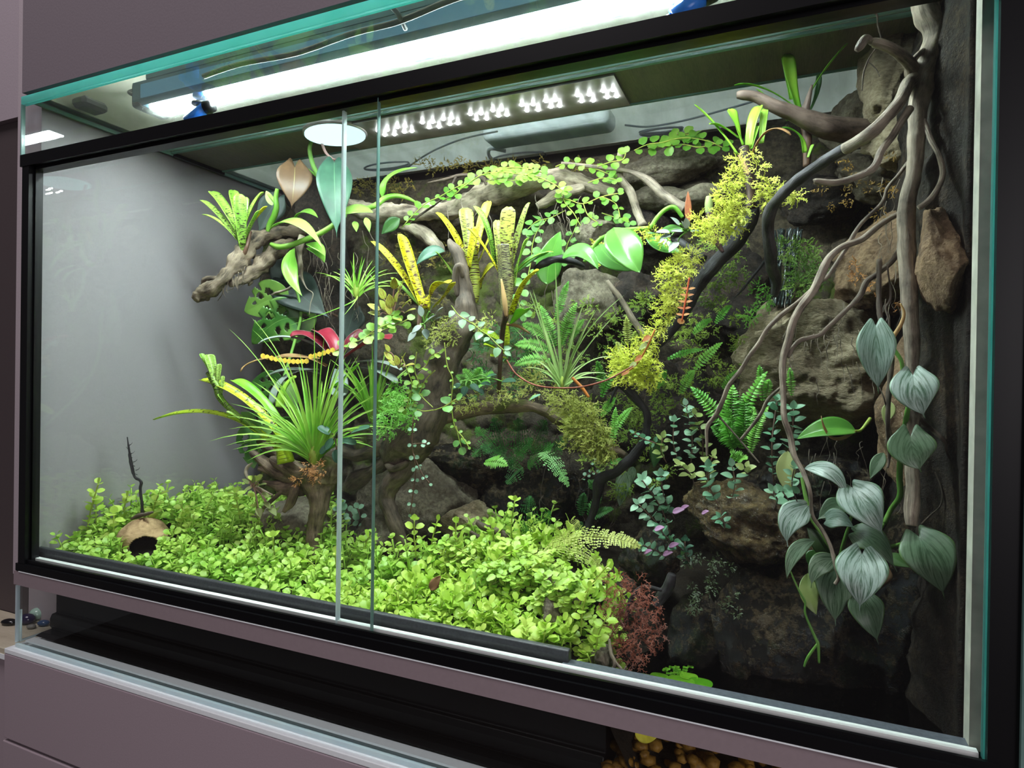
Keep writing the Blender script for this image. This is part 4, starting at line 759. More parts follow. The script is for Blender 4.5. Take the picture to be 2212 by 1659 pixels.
# ------------------------------------------------------------------ bromeliads and strap-leaved plants
def plant(name, base, label, cat='plant', group=None): return thing(name, P(*base), label, cat, group)
def straps(t, mat, lst, base=None, nt=16, **kw):
    """lst: (tip, base, bow or None, width px, [material])"""
    for e in lst:
        tip, b, bow, wp = e[:4]; m = e[4] if len(e) > 4 else mat
        pleaf(t, m, b, tip, wp, 'strap', bow, k=0.25, nt=nt, nv=6, fold=0.35, wave=0.02, **kw)
def stem(t, pts, mat, name='stem', org=None, gn=0.05, lab=None):
    mb = MB(); tube_geo(mb, pxpath(pts, 6), 8, gn, 3); o = mb.go(name, mat, t)
    if lab: o['label'] = lab
    return o
D1 = .235
t = plant('bromeliad', (522, 535, D1), 'green bromeliad with dark banded leaves perched on the left driftwood branch', 'bromeliad')
straps(t, M_brg, [((434, 433, D1-.01), (512, 512, D1), (470, 455, D1), 20), ((438, 464, D1-.02), (514, 520, D1), (475, 470, D1-.01), 13), ((456, 414, D1), (514, 500, D1), (484, 440, D1), 27), ((503, 411, D1+.02), (519, 500, D1), None, 22),
   ((531, 426, D1+.015), (524, 500, D1), None, 16), ((571, 416, D1+.01), (526, 505, D1), (545, 436, D1), 27), ((577, 446, D1), (529, 512, D1), (552, 470, D1), 15, M_bry), ((517, 419, D1-.02), (522, 530, D1-.01), (519, 470, D1-.02), 27), ((560, 455, D1-.01), (526, 524, D1), (546, 480, D1-.01), 14)])
stem(t, [(519, 498, D1, 10), (523, 520, D1, 9), (526, 545, D1, 5)], M_brg, 'leaf_cup'); stem(t, [(540, 500, D1+.01, 4), (534, 530, D1, 4), (524, 552, D1, 5), (510, 548, D1, 4)], M_bstem, 'root_stock')
D2 = .20
t = plant('bromeliad', (911, 670, D2), 'yellow bromeliad with thin dark bands leaning left beside the charred wood', 'bromeliad')
straps(t, M_bry, [((803, 522, D2-.02), (910, 665, D2), (868, 578, D2-.01), 26), ((862, 506, D2-.01), (913, 662, D2), (884, 570, D2), 34), ((968, 612, D2-.02), (922, 668, D2-.005), (938, 606, D2), 34), ((982, 610, D2-.01), (928, 672, D2), (968, 640, D2), 20), ((846, 600, D2+.02), (905, 660, D2), (872, 622, D2), 12, M_brl)])
stem(t, [(911, 658, D2, 7), (907, 682, D2, 5), (905, 705, D2, 4)], M_rstem, 'stem')
D3 = .26
t = plant('bromeliad', (1020, 640, D3), 'tall yellow-green bromeliad with spotted bands, left one of the upright central pair', 'bromeliad')
straps(t, M_bry, [((942, 460, D3-.01), (1008, 560, D3), (975, 490, D3), 25), ((1004, 450, D3+.01), (1016, 560, D3), None, 32, M_brp), ((1058, 435, D3+.02), (1026, 550, D3), (1040, 470, D3+.01), 24), ((1062, 508, D3), (1034, 566, D3), (1052, 530, D3), 14),
   ((1024, 446, D3-.03), (1068, 570, D3-.02), (1058, 480, D3-.03), 19, M_brg), ((1070, 572, D3+.01), (1036, 626, D3+.01), (1046, 586, D3), 34), ((941, 544, D3-.02), (984, 602, D3), (964, 570, D3), 11, M_brg), ((1030, 490, D3-.01), (1012, 580, D3-.01), None, 22)])
stem(t, [(1013, 535, D3, 17), (1019, 565, D3, 16), (1024, 600, D3, 14), (1026, 640, D3, 10), (1027, 655, D3, 5)], M_brp, 'leaf_cup')
D4 = .23
t = plant('bromeliad', (1090, 660, D4), 'tall banded bromeliad on a brown stem, right one of the upright central pair', 'bromeliad')
straps(t, M_brp, [((1100, 447, D4-.005), (1092, 590, D4), (1094, 510, D4-.01), 33), ((1074, 476, D4+.015), (1082, 585, D4), None, 22), ((1145, 438, D4), (1102, 585, D4), (1122, 488, D4), 23), ((1142, 514, D4-.01), (1108, 620, D4), (1120, 560, D4), 21, M_brg),
   ((1010, 494, D4-.03), (1082, 600, D4), (1042, 520, D4-.02), 18, M_bry), ((1164, 584, D4-.02), (1108, 680, D4), (1126, 610, D4-.02), 34, M_bry), ((1134, 668, D4-.02), (1104, 700, D4), (1122, 690, D4), 34, M_brl), ((1196, 546, D4+.01), (1112, 592, D4), (1152, 545, D4), 17, M_brl)])
stem(t, [(1091, 530, D4, 18), (1092, 570, D4, 18), (1094, 610, D4, 18), (1094, 650, D4, 14), (1092, 690, D4, 7)], leafmat('mottled_cup', srgb(120, 124, 78), srgb(164, 160, 108), .45, .1, bands=srgb(46, 30, 32), bscale=(110, 9), bth=.48), 'leaf_cup'); stem(t, [(1092, 660, D4-.02, 5), (1092, 685, D4-.02, 7), (1088, 700, D4-.01, 6), (1084, 735, D4, 6), (1080, 790, D4, 5), (1078, 850, D4+.02, 5)], M_bstem, 'stem')
stem(t, [(1090, 700, D4, 3), (1118, 704, D4, 3.5), (1144, 720, D4, 2)], M_dry, 'dry_offset'); stem(t, [(1083, 603, D4-.028, 2), (1090, 650, D4-.03, 6), (1094, 684, D4-.03, 4)], M_dry, 'dry_bract')
t = plant('bromeliad', (1105, 745, .25), 'low yellow-green leaf tuft at the foot of the right banded bromeliad', 'bromeliad')
straps(t, M_brl2, [((1036, 716, .24), (1088, 742, .25), None, 34), ((1086, 690, .24), (1092, 746, .25), None, 30), ((1045, 745, .23), (1090, 765, .25), None, 22), ((1060, 770, .23), (1094, 775, .25), None, 18)])
D5 = .12
t = plant('bromeliad', (612, 985, .15), 'bromeliad with very long yellow-green leaves stretching left from the left stump', 'bromeliad')
straps(t, M_brl2, [((334, 907, D5), (612, 985, .15), (500, 852, D5+.01), 25), ((434, 821, D5+.01), (610, 950, .15), (530, 838, .13), 29), ((503, 822, .17), (598, 905, .16), (552, 838, .165), 30, M_brl), ((640, 815, .17), (605, 880, .16), (612, 836, .165), 30, M_brl)], nt=26)
stem(t, [(602, 930, .15, 12), (610, 960, .15, 15), (618, 1000, .15, 18)], M_brl2, 'leaf_cup')
t = plant('bromeliad', (560, 935, .14), 'slender banded offshoot rising above the long yellow-green leaves', 'bromeliad')
stem(t, [(452, 805, .125, 8), (468, 835, .125, 8), (476, 860, .127, 7), (500, 886, .13, 6), (530, 910, .135, 5), (556, 930, .14, 4), (580, 950, .15, 4)], M_brg, 'stem')
straps(t, M_brg, [((433, 764, .12), (456, 806, .125), None, 13), ((449, 766, .125), (464, 820, .125), None, 24), ((474, 786, .13), (470, 828, .125), None, 11), ((470, 852, .12), (492, 884, .13), None, 10), ((489, 889, .12), (520, 906, .13), None, 9), ((482, 812, .13), (478, 850, .125), None, 8)])
D6 = .24
t = plant('bromeliad', (725, 775, D6), 'crimson bromeliad with broad wine-red leaves behind the grassy plant', 'bromeliad')
straps(t, M_red, [((628, 728, D6-.02), (722, 770, D6), (672, 712, D6), 40), ((686, 716, D6+.02), (728, 765, D6), (712, 716, D6), 42), ((842, 733, D6-.01), (744, 775, D6), (800, 728, D6), 42), ((790, 720, D6+.02), (740, 768, D6), (756, 730, D6), 44), ((558, 744, D6-.04), (712, 762, D6), (615, 706, D6-.02), 16, M_grey),
   ((590, 778, D6-.04), (705, 792, D6), (640, 756, D6-.02), 20, M_dry), ((586, 876, D6-.06), (690, 800, D6), (600, 790, D6-.05), 18, M_grey), ((572, 818, D6-.05), (690, 808, D6), (622, 786, D6-.04), 22, M_grey), ((856, 828, D6-.05), (742, 800, D6), (810, 784, D6), 24, M_grey), ((866, 800, D6-.04), (748, 788, D6), (812, 770, D6), 22, M_grey),
   ((520, 803, D6-.06), (690, 775, D6-.02), (540, 762, D6-.05), 10, M_dry), ((776, 786, D6-.04), (682, 862, D6-.03), (748, 826, D6-.04), 24, M_brl), ((732, 860, D6-.05), (735, 800, D6), None, 40, M_grey)])
mb = MB()
for k in range(17):
    q = P(568+k*9.4, 770+12*math.sin(k/16*math.pi)-0.8*k*(k > 10), D6-.045); s_ = S(q)
    leaf_geo(mb, q+V((0, 0, -5*s_)), q+V((0, 0, 1*s_)), q+V((0, 0, 7*s_)), 10*s_, 'round', (CAM-q).normalized(), 5, 4, .2)
o = mb.go('flower_spike', plain('amber_bract', srgb(240, 200, 70), .5, var=.15), t); o['label'] = 'spike of small amber yellow bracts'
DR = .24
t = plant('bromeliad', (1742, 340, DR), 'upper green bromeliad on a dark tube behind the horn-shaped branch', 'bromeliad')
stem(t, [(1732, 245, .29, 11), (1742, 280, .29, 10), (1744, 320, .29, 9), (1742, 360, .29, 7)], M_bstem, 'leaf_cup')
straps(t, M_brl, [((1700, 117, .28), (1724, 240, .285), (1706, 180, .28), 29), ((1690, 121, .29), (1708, 215, .285), None, 10), ((1831, 94, .27), (1738, 230, .285), (1762, 168, .28), 17), ((1587, 184, .27), (1722, 236, .285), (1650, 176, .28), 15), ((1634, 192, .275), (1700, 262, .285), None, 14), ((1690, 276, .275), (1738, 330, .28), (1735, 280, .28), 16), ((1768, 160, .29), (1750, 240, .29), (1772, 200, .29), 12, M_dkg), ((1757, 312, .28), (1746, 340, .28), None, 10)])
t = plant('bromeliad', (1620, 420, DR), 'lower lime bromeliad with a browned leaf tip rising from the yellow moss', 'bromeliad')
stem(t, [(1606, 318, DR, 11), (1613, 345, DR, 11), (1619, 385, DR, 10), (1624, 425, DR, 10), (1622, 450, DR, 10)], M_bstem, 'leaf_cup')
straps(t, M_brl, [((1500, 226, DR-.01), (1592, 335, DR), (1548, 268, DR), 15), ((1533, 268, DR-.01), (1596, 300, DR), (1560, 268, DR), 17), ((1576, 236, DR-.01), (1604, 316, DR), (1588, 270, DR-.01), 29), ((1642, 229, DR+.01), (1618, 318, DR), (1622, 256, DR), 26), ((1652, 234, DR+.02), (1645, 310, DR+.01), None, 17), ((1640, 272, DR), (1622, 322, DR), (1630, 290, DR), 18),
   ((1707, 292, DR-.03), (1622, 340, DR), (1658, 250, DR-.02), 13, M_dry), ((1615, 378, DR-.02), (1596, 335, DR), None, 10, M_dry)])
t = plant('dry_leaf_tube', (1560, 540, .26), 'dark withered leaf tube with a cream tip below the lime bromeliad', 'leaf')
stem(t, [(1530, 424, .26, 5), (1531, 440, .26, 9), (1532, 460, .26, 8)], M_olive, 'tip'); stem(t, [(1532, 458, .26, 8), (1537, 490, .26, 8), (1548, 520, .26, 7), (1562, 545, .26, 3)], plain('maroon_dry', srgb(70, 46, 46), .4, var=.3), 'tube')

# grassy plants
def tillandsia(base, d, n, L, label, mat=M_til, a0=-75, a1=75, w=7, extra=(), seed=1, droop=.35, tall=0.0):
    rnd = random.Random(seed); b = P(base[0], base[1], d); s = S(b); t = thing('air_plant', b, label, 'grassy plant')
    for k in range(n):
        a = math.radians(a0+(a1-a0)*(k+rnd.random())/n); dep = rnd.uniform(-.75, .75); ln = L*s*rnd.uniform(.55, 1.05)*(1+tall*math.cos(a))
        dr = (_r0*math.sin(a)+V((0, 0, 1))*math.cos(a)*1.0+V((-_r0.y, _r0.x, 0))*dep*.6).normalized()
        st = b+_r0*rnd.uniform(-6, 6)*s; mid = st+(dr*.6+V((0, 0, .35))).normalized()*ln*.55; tip = st+dr*ln-V((0, 0, 1))*ln*droop*abs(math.sin(a))*rnd.uniform(.3, 1.2)
        mb = MB(); leaf_geo(mb, st, mid, tip, w*s*rnd.uniform(.7, 1.1), 'blade', camdir(st, .6), 9, 2, .5); mb.go('blade', mat, t)
    for bow, tip, ww in extra:
        mb = MB(); leaf_geo(mb, b, P(*bow), P(*tip), ww*s, 'blade', camdir(b, .6), 14, 2, .5); mb.go('blade', mat, t)
    mb = MB(); tube_geo(mb, pxpath([(base[0], base[1]+4, d, L*.03), (base[0], base[1]-L*.07, d, L*.055), (base[0], base[1]-L*.15, d, L*.05), (base[0], base[1]-L*.24, d, L*.02)], 4), 10, .1); mb.go('crown', M_cstem, t)
    return t
tillandsia((678, 1000), .15, 78, 205, 'large grassy air plant with many fine green blades on the left stump', a0=-72, a1=62, w=10, seed=4, tall=.25, droop=.3,
   extra=[((600, 800, .12), (492, 708, .10), 5), ((640, 780, .13), (541, 684, .12), 5), ((650, 800, .13), (543, 710, .12), 5), ((640, 900, .12), (443, 812, .11), 5), ((620, 930, .12), (527, 884, .11), 5), ((680, 800, .15), (679, 684, .15), 5), ((690, 820, .15), (701, 723, .15), 5), ((730, 880, .13), (800, 825, .11), 6), ((740, 880, .13), (803, 862, .11), 6), ((690, 850, .14), (746, 735, .13), 5), ((700, 830, .14), (776, 705, .13), 5)])
tillandsia((806, 910), .20, 42, 135, 'dense dark grassy air plant behind the sliding door edges', a0=-45, a1=62, w=9, seed=6, tall=.3)
tillandsia((1215, 838), .22, 14, 105, 'open grassy air plant with long arching blades right of the central stump', M_tils, -75, 80, 7, seed=8, tall=.3,
   extra=[((1205, 700, .22), (1199, 562, .21), 9), ((1180, 720, .22), (1150, 622, .22), 9), ((1170, 700, .22), (1143, 626, .23), 8), ((1232, 710, .22), (1273, 632, .21), 8), ((1240, 720, .2), (1350, 636, .19), 6), ((1250, 760, .2), (1340, 668, .19), 6), ((1180, 780, .2), (1144, 690, .2), 8), ((1250, 720, .2), (1290, 668, .2), 8), ((1270, 760, .19), (1330, 772, .18), 6), ((1190, 790, .2), (1108, 705, .2), 5)])
tillandsia((770, 640), .30, 18, 130, 'loose grassy blades hanging in the gap between the two door edges', M_til, -60, 80, 6, seed=12, extra=[((780, 640, .28), (735, 690, .26), 4), ((790, 650, .28), (616, 706, .25), 4)])

# ------------------------------------------------------------------ climbing vines with large leaves
t = plant('vine', (640, 530, .28), 'bright green vine winding over the left branch and the long pale log', 'vine')
V1 = .27
stem(t, [(578, 500, V1, 4), (582, 486, V1, 6), (592, 466, V1, 6.5), (597, 448, V1, 6), (596, 428, V1, 5), (599, 408, V1, 4)], M_pot); stem(t, [(597, 440, V1, 4), (588, 428, V1, 4), (580, 420, V1, 3)], M_pot)
stem(t, [(586, 528, V1-.01, 5), (600, 533, V1-.01, 6), (618, 532, V1-.01, 6), (643, 524, .27, 6), (683, 508, .28, 6), (716, 489, .29, 6), (738, 468, .30, 5), (756, 452, .31, 5), (787, 451, .31, 5), (812, 443, .31, 6), (832, 428, .32, 6), (855, 423, .33, 5), (880, 428, .34, 4), (903, 440, .35, 2)], M_pot)
straps0 = [((582, 497, .26), (696, 534, .24), (640, 448, .24), 36), ((634, 478, .28), (687, 470, .27), (656, 442, .27), 28), ((661, 527, .26), (703, 554, .25), (688, 528, .25), 28), ((662, 536, .27), (701, 568, .26), (692, 540, .26), 26), ((637, 536, .26), (653, 640, .25), (608, 590, .26), 34),
   ((806, 459, .30), (716, 478, .28), (756, 444, .28), 38), ((790, 470, .29), (798, 502, .28), None, 15), ((766, 478, .29), (770, 501, .28), None, 14), ((825, 426, .32), (901, 362, .31), (828, 370, .31), 28), ((740, 450, .31), (748, 470, .30), None, 12)]
for b, tip, bow, wd in straps0: pleaf(t, M_pot, b, tip, wd, 'lance', bow, k=.45, fold=.25)
pleaf(t, M_olive, (588, 444, .27), (575, 412, .27), 17, 'ovate', None, k=.8, name='bud', label='small cream bud')
t = plant('hanging_philodendron', (690, 300, .30), 'climbing stem with one copper-brown and one blue-green hanging leaf under the lid', 'vine')
stem(t, [(641, 352, .26, 2), (660, 362, .28, 2), (684, 380, .30, 3)], M_gstem, 'petiole'); stem(t, [(684, 282, .29, 5), (674, 300, .29, 4), (669, 325, .29, 4.5), (676, 355, .29, 5), (690, 385, .30, 5), (700, 410, .31, 5)], M_gstem)
stem(t, [(686, 284, .285, 2.5), (694, 306, .285, 3), (704, 330, .285, 3), (718, 343, .285, 2.5), (724, 344, .285, 2)], M_rstem, 'petiole')
pleaf(t, M_brn, (637, 362, .25), (629, 452, .24), 74, 'heart', (636, 400, .235), k=.85, lobe=.28, fold=.12, nv=10, label='copper-brown heart-shaped leaf')
pleaf(t, M_velv, (722, 352, .28), (728, 516, .26), 76, 'heart', (722, 420, .255), k=.85, lobe=.18, fold=.15, nv=10, label='blue-green velvety hanging leaf')
def lf(name, mat, a, c, wd, bow, label, shape='lance', cat='leaf', **k):
    t = plant(name, a, label, cat); pleaf(t, mat, a, c, wd, shape, bow, **k); return t
t = plant('velvet_leaved_vine', (630, 560, .33), 'vine with dark velvety leaves in front of the black trunk', 'vine')
stem(t, [(650, 470, .34, 3), (630, 530, .335, 3), (625, 600, .33, 3), (668, 650, .34, 3), (740, 690, .35, 3), (790, 730, .36, 3)], M_bstem)
for a, c, wd, bow in (((600, 428, .32), (556, 508, .30), 56, None), ((612, 540, .33), (640, 660, .32), 64, (600, 600, .32)), ((613, 604, .31), (716, 690, .30), 96, (650, 640, .29)), ((765, 672, .33), (746, 735, .32), 58, None)): pleaf(t, M_blk, a, c, wd, 'heart', bow, k=.8, lobe=.2, nv=8)
lf('leaf', M_dkg, (864, 472, .33), (824, 506, .32), 30, None, 'single dark green pointed leaf under the long pale log', k=.7)
lf('leaf', M_velv, (961, 543, .27), (899, 573, .26), 32, (925, 535, .26), 'smooth blue-green leaf left of the charred wood', k=.55)
# holed leaves
t = plant('holed_leaf_vine', (630, 700, .28), 'vine with large perforated green leaves behind the grassy plant', 'vine')
stem(t, [(640, 625, .29, 3), (650, 680, .29, 3), (630, 760, .28, 3), (600, 850, .25, 3), (560, 930, .20, 3), (560, 980, .18, 2.5)], M_gstem)
def holed(mat, A, C, wd, bow, holes, k=.8):
    a, c = P(*A), P(*C); m = P(*bow) if bow else (a+c)/2; mb = MB(); leaf_geo(mb, a, m, c, wd*S((a+c)/2), 'ovate', camdir((a+c)/2, k), 36, 26, .1, .01)
    f = []
    for q in mb.f:
        u = sum(mb.uv[i][0] for i in q)/4; w_ = sum(mb.uv[i][1] for i in q)/4*2-1; bad = False
        for hu, hv, ru, rv in holes:
            if ((u-hu-abs(w_)*.10)/ru)**2+((w_-hv)/rv)**2 < 1: bad = True
        if not bad: f.append(q)
    mb.f = f; o = mb.go('leaf', mat, t); md = o.modifiers.new('t', 'SOLIDIFY'); md.thickness = .0006; return o
HL = [(.32, .38, .07, .2), (.52, .42, .06, .22), (.30, -.42, .07, .18), (.52, -.40, .06, .2), (.70, .30, .04, .12), (.42, .95, .04, .3), (.62, .95, .04, .35), (.5, -.98, .04, .3)]
M_hol = leafmat('mottled_mid_green_leaf', srgb(62, 112, 44), srgb(120, 160, 72), .35, .2, rib=srgb(150, 190, 110), ribw=.010)
holed(M_hol, (622, 628, .29), (528, 674, .26), 84, None, HL); holed(M_hol, (652, 690, .30), (545, 744, .27), 96, (600, 672, .27), HL); holed(M_hol, (640, 652, .31), (640, 742, .31), 84, None, HL[:3])
holed(M_hol, (546, 912, .19), (549, 1012, .17), 58, (536, 960, .18), HL[:2]+HL[5:]); holed(M_dkg, (612, 822, .24), (534, 838, .22), 56, None, HL[:4]); holed(M_hol, (596, 830, .25), (640, 880, .25), 60, None, HL[:2]); holed(M_hol, (586, 935, .18), (520, 890, .16), 40, None, HL[:2]); holed(M_hol, (600, 935, .19), (640, 905, .19), 46, None, [])
t = plant('broad_leaved_vine', (1300, 520, .27), 'vine with broad glossy green leaves right of the central bromeliads', 'vine')
stem(t, [(1262, 566, .28, 4), (1287, 527, .28, 5), (1305, 512, .28, 5), (1343, 498, .28, 5), (1381, 494, .28, 5), (1404, 491, .28, 5), (1419, 471, .28, 5), (1437, 453, .28, 5), (1457, 448, .28, 5), (1475, 470, .285, 4)], M_pot)
for a, c, wd, bow, lb, sh in (((1328, 497, .25), (1382, 589, .23), 78, (1352, 545, .225), .10, 'ovate'), ((1296, 530, .27), (1370, 584, .25), 60, (1315, 570, .25), .05, 'ovate'), ((1216, 556, .24), (1292, 582, .22), 46, (1262, 520, .22), .05, 'ovate'), ((1182, 614, .28), (1211, 500, .28), 56, (1182, 560, .275), 0, 'ovate'),
   ((1395, 500, .29), (1474, 545, .28), 40, (1430, 540, .28), 0, 'lance'), ((1112, 592, .25), (1196, 546, .23), 22, (1150, 548, .24), 0, 'lance'), ((1428, 497, .30), (1480, 500, .29), 26, None, 0, 'lance')): pleaf(t, M_big, a, c, wd, sh, bow, k=.55, lobe=lb, nv=10, nt=18, fold=.2)
t = plant('fallen_leaf', (1850, 928, .14), 'broad glossy green leaf with a curled brown edge on the wet rock at right', 'leaf')
pleaf(t, M_big, (1848, 930, .14), (1722, 948, .13), 56, 'ovate', (1790, 915, .125), k=.5, nv=10, nt=18, fold=.3); pleaf(t, M_dry, (1850, 930, .135), (1774, 898, .12), 15, 'lance', (1785, 985, .125), k=.3, fold=.5, name='curled_leaf')
stem(t, [(1842, 930, .14, 3), (1858, 930, .145, 3), (1872, 915, .15, 4), (1880, 904, .155, 4)], M_cstem, 'stalk')

# ------------------------------------------------------------------ silver-leaved philodendron
t = plant('silver_philodendron', (1935, 1110, .13), 'silver-leaved climber hanging in front of the wet rock at right', 'vine')
DS = .12
stem(t, [(1910, 1130, .12, 5), (1925, 1100, .12, 5), (1944, 1071, .11, 6), (1943, 1030, .105, 6), (1946, 985, .095, 6), (1954, 932, .085, 6), (1961, 884, .07, 5), (1968, 850, .07, 4), (1951, 803, .075, 4), (1946, 777, .075, 4), (1926, 748, .078, 4)], M_gstem)
stem(t, [(1931, 750, .078, 3), (1928, 732, .08, 4), (1946, 701, .08, 4), (1953, 676, .08, 3), (1945, 655, .08, 1.5)], M_dry, 'sheath')
for pp in ([(1739, 1090, .11, 3), (1755, 1125, .11, 4), (1780, 1160, .11, 4), (1810, 1215, .12, 3)], [(1848, 1060, .11, 2), (1838, 1120, .12, 3), (1822, 1174, .12, 4), (1812, 1210, .12, 3)], [(1916, 1185, .12, 5), (1935, 1178, .12, 4), (1955, 1172, .11, 3), (1985, 1160, .10, 2)],
           [(1910, 1130, .12, 4), (1880, 1170, .12, 4), (1850, 1190, .12, 3)], [(1730, 1020, .12, 3), (1742, 1080, .115, 4), (1760, 1130, .11, 3)]): stem(t, pp, M_gstem, 'petiole')
for m, a, c, wd, bow, lb in ((M_silv, (1892, 704, 0.073), (1898, 850, 0.064), 76, (1892, 780, 0.059), .2), (M_silv, (1972, 812, 0.056), (1999, 904, 0.048), 92, (1974, 855, 0.042), .24), (M_silg, (1967, 944, 0.056), (1990, 1020, 0.050), 92, (1968, 985, 0.048), .26), (M_silg, (1909, 978, .12), (1880, 1034, .11), 28, None, 0),
    (M_silv, (1842, 1054, .10), (1912, 1162, .085), 92, (1868, 1090, .075), .22), (M_silv, (1738, 1012, .12), (1828, 1068, .10), 38, (1806, 1000, .10), 0), (M_silv, (1744, 1092, .10), (1702, 1181, .085), 62, (1688, 1120, .085), .05), (M_silg, (1819, 1086, .12), (1763, 1126, .11), 44, None, .1),
    (M_silv, (1785, 1124, .11), (1850, 1146, .10), 46, (1815, 1110, .10), .15), (M_silg, (1846, 1150, .11), (1938, 1235, .09), 66, (1895, 1156, .09), .15), (M_silv, (1862, 1198, .085), (1857, 1320, .07), 102, (1860, 1250, .06), .24), (M_silg, (1986, 1160, .085), (2041, 1294, .075), 108, (2020, 1212, .065), .2),
    (M_silg, (1760, 1168, .11), (1700, 1250, .095), 32, (1706, 1178, .095), 0), (M_silg, (1800, 1208, .10), (1752, 1270, .085), 48, (1756, 1216, .085), .1), (M_silg, (1806, 1226, .11), (1805, 1352, .10), 78, (1800, 1280, .09), .1), (M_silg, (1862, 1284, .10), (1898, 1392, .09), 70, (1876, 1330, .08), .1),
    (M_olive, (1745, 1238, .115), (1764, 1328, .10), 38, (1742, 1290, .10), 0), (M_dkg, (1796, 1208, .12), (1743, 1140, .115), 40, None, 0), (M_olive, (1702, 974, .14), (1706, 1070, .13), 38, (1690, 1020, .13), 0), (M_olive, (1925, 868, .15), (1912, 918, .145), 26, None, 0), (M_dkg, (1770, 1190, .13), (1750, 1230, .125), 40, None, 0), (M_brn, (1900, 1220, .13), (1880, 1290, .12), 60, None, .1), (M_dkg, (1915, 1200, .14), (1964, 1226, .13), 30, None, 0)):
    pleaf(t, m, a, c, wd, 'heart' if lb > 0 else 'lance', bow, k=.72, lobe=lb, nv=12, nt=20, fold=.12, wave=.012)
stem(t, [(1703, 1224, .10, 1.6), (1725, 1274, .10, 2), (1739, 1299, .10, 2), (1740, 1327, .10, 2.5), (1761, 1377, .10, 3), (1767, 1392, .10, 3.5), (1769, 1432, .10, 2.5)], M_gstem, 'aerial_root'); stem(t, [(1766, 1390, .10, 2.5), (1745, 1420, .10, 3), (1737, 1440, .10, 2)], M_gstem, 'aerial_root')
for i, (a, c, wd) in enumerate((((1352, 1018, .33), (1338, 1094, .32), 34), ((1368, 1008, .33), (1360, 1050, .33), 20), ((1424, 950, .33), (1412, 1010, .32), 32))):
    lf('leaf', M_silg if i < 2 else M_dkg, a, c, wd, None, ('grey-green hanging leaf behind the black crooked branch', 'narrow grey-green leaf above the grey-green hanging one', 'dull dark olive leaf behind the mint-leaved stems')[i], 'ovate', k=.8)

# ------------------------------------------------------------------ small-leaved creepers and shrubs
def creeper(name, paths, leafpx, gap, mat, smat, label, cat='creeper', mode='alt', stem_r=1.2, k=.55, jit=.6, shape='round', ratio=.9, seed=1, pair=None, droop=0.0, asp=1.0):
    """a vine or leafy stem; its many small leaves are one foliage part, the stems another"""
    rnd = random.Random(seed); p0 = paths[0][0]; t = plant(name, p0[:3], label, cat); ms = MB(); ml = MB()
    for pts in paths:
        q = pxpath([(a[0], a[1], a[2], stem_r) for a in pts], 6); tube_geo(ms, q, 5); acc = 0; idx = 0
        for i in range(1, len(q)):
            a, b = V(q[i-1][:3]), V(q[i][:3]); s = S(b); acc += (b-a).length
            if acc > gap*s:
                acc = 0; idx += 1; tg = (b-a).normalized(); n = camdir(b, k); sd = tg.cross(n).normalized(); L = leafpx*s*rnd.uniform(.7, 1.12)
                if mode == 'deco': tw = rnd.uniform(-.4, .4)+(math.pi/2 if idx % 2 else 0); sd = (sd*math.cos(tw)+sd.cross(tg)*math.sin(tw)).normalized()
                for sg in ((1, -1) if mode in ('opp', 'deco') else ((1,) if idx % 2 else (-1,))):
                    d = (sd*sg+tg*rnd.uniform(.1, .7)+V((rnd.uniform(-jit, jit), rnd.uniform(-jit, jit), rnd.uniform(-jit, jit)))*.5-V((0, 0, droop))).normalized()
                    nn = (n+V((rnd.uniform(-jit, jit), rnd.uniform(-jit, jit), rnd.uniform(-jit, jit)))*.6).normalized()
                    st = b+d*L*.12; tip = st+d*L; leaf_geo(ml, st, (st+tip)/2+nn*L*.08, tip, L*ratio, shape, nn, 5, 4, .18)
        if q: # leaf at the end
            b = V(q[-1][:3]); tg = (b-V(q[-3][:3])).normalized(); L = leafpx*S(b)*.8; leaf_geo(ml, b, b+tg*L*.5, b+tg*L, L*ratio, shape, camdir(b, k), 5, 4, .15)
    ms.go('stems', smat, t); ml.go('foliage', mat, t); return t
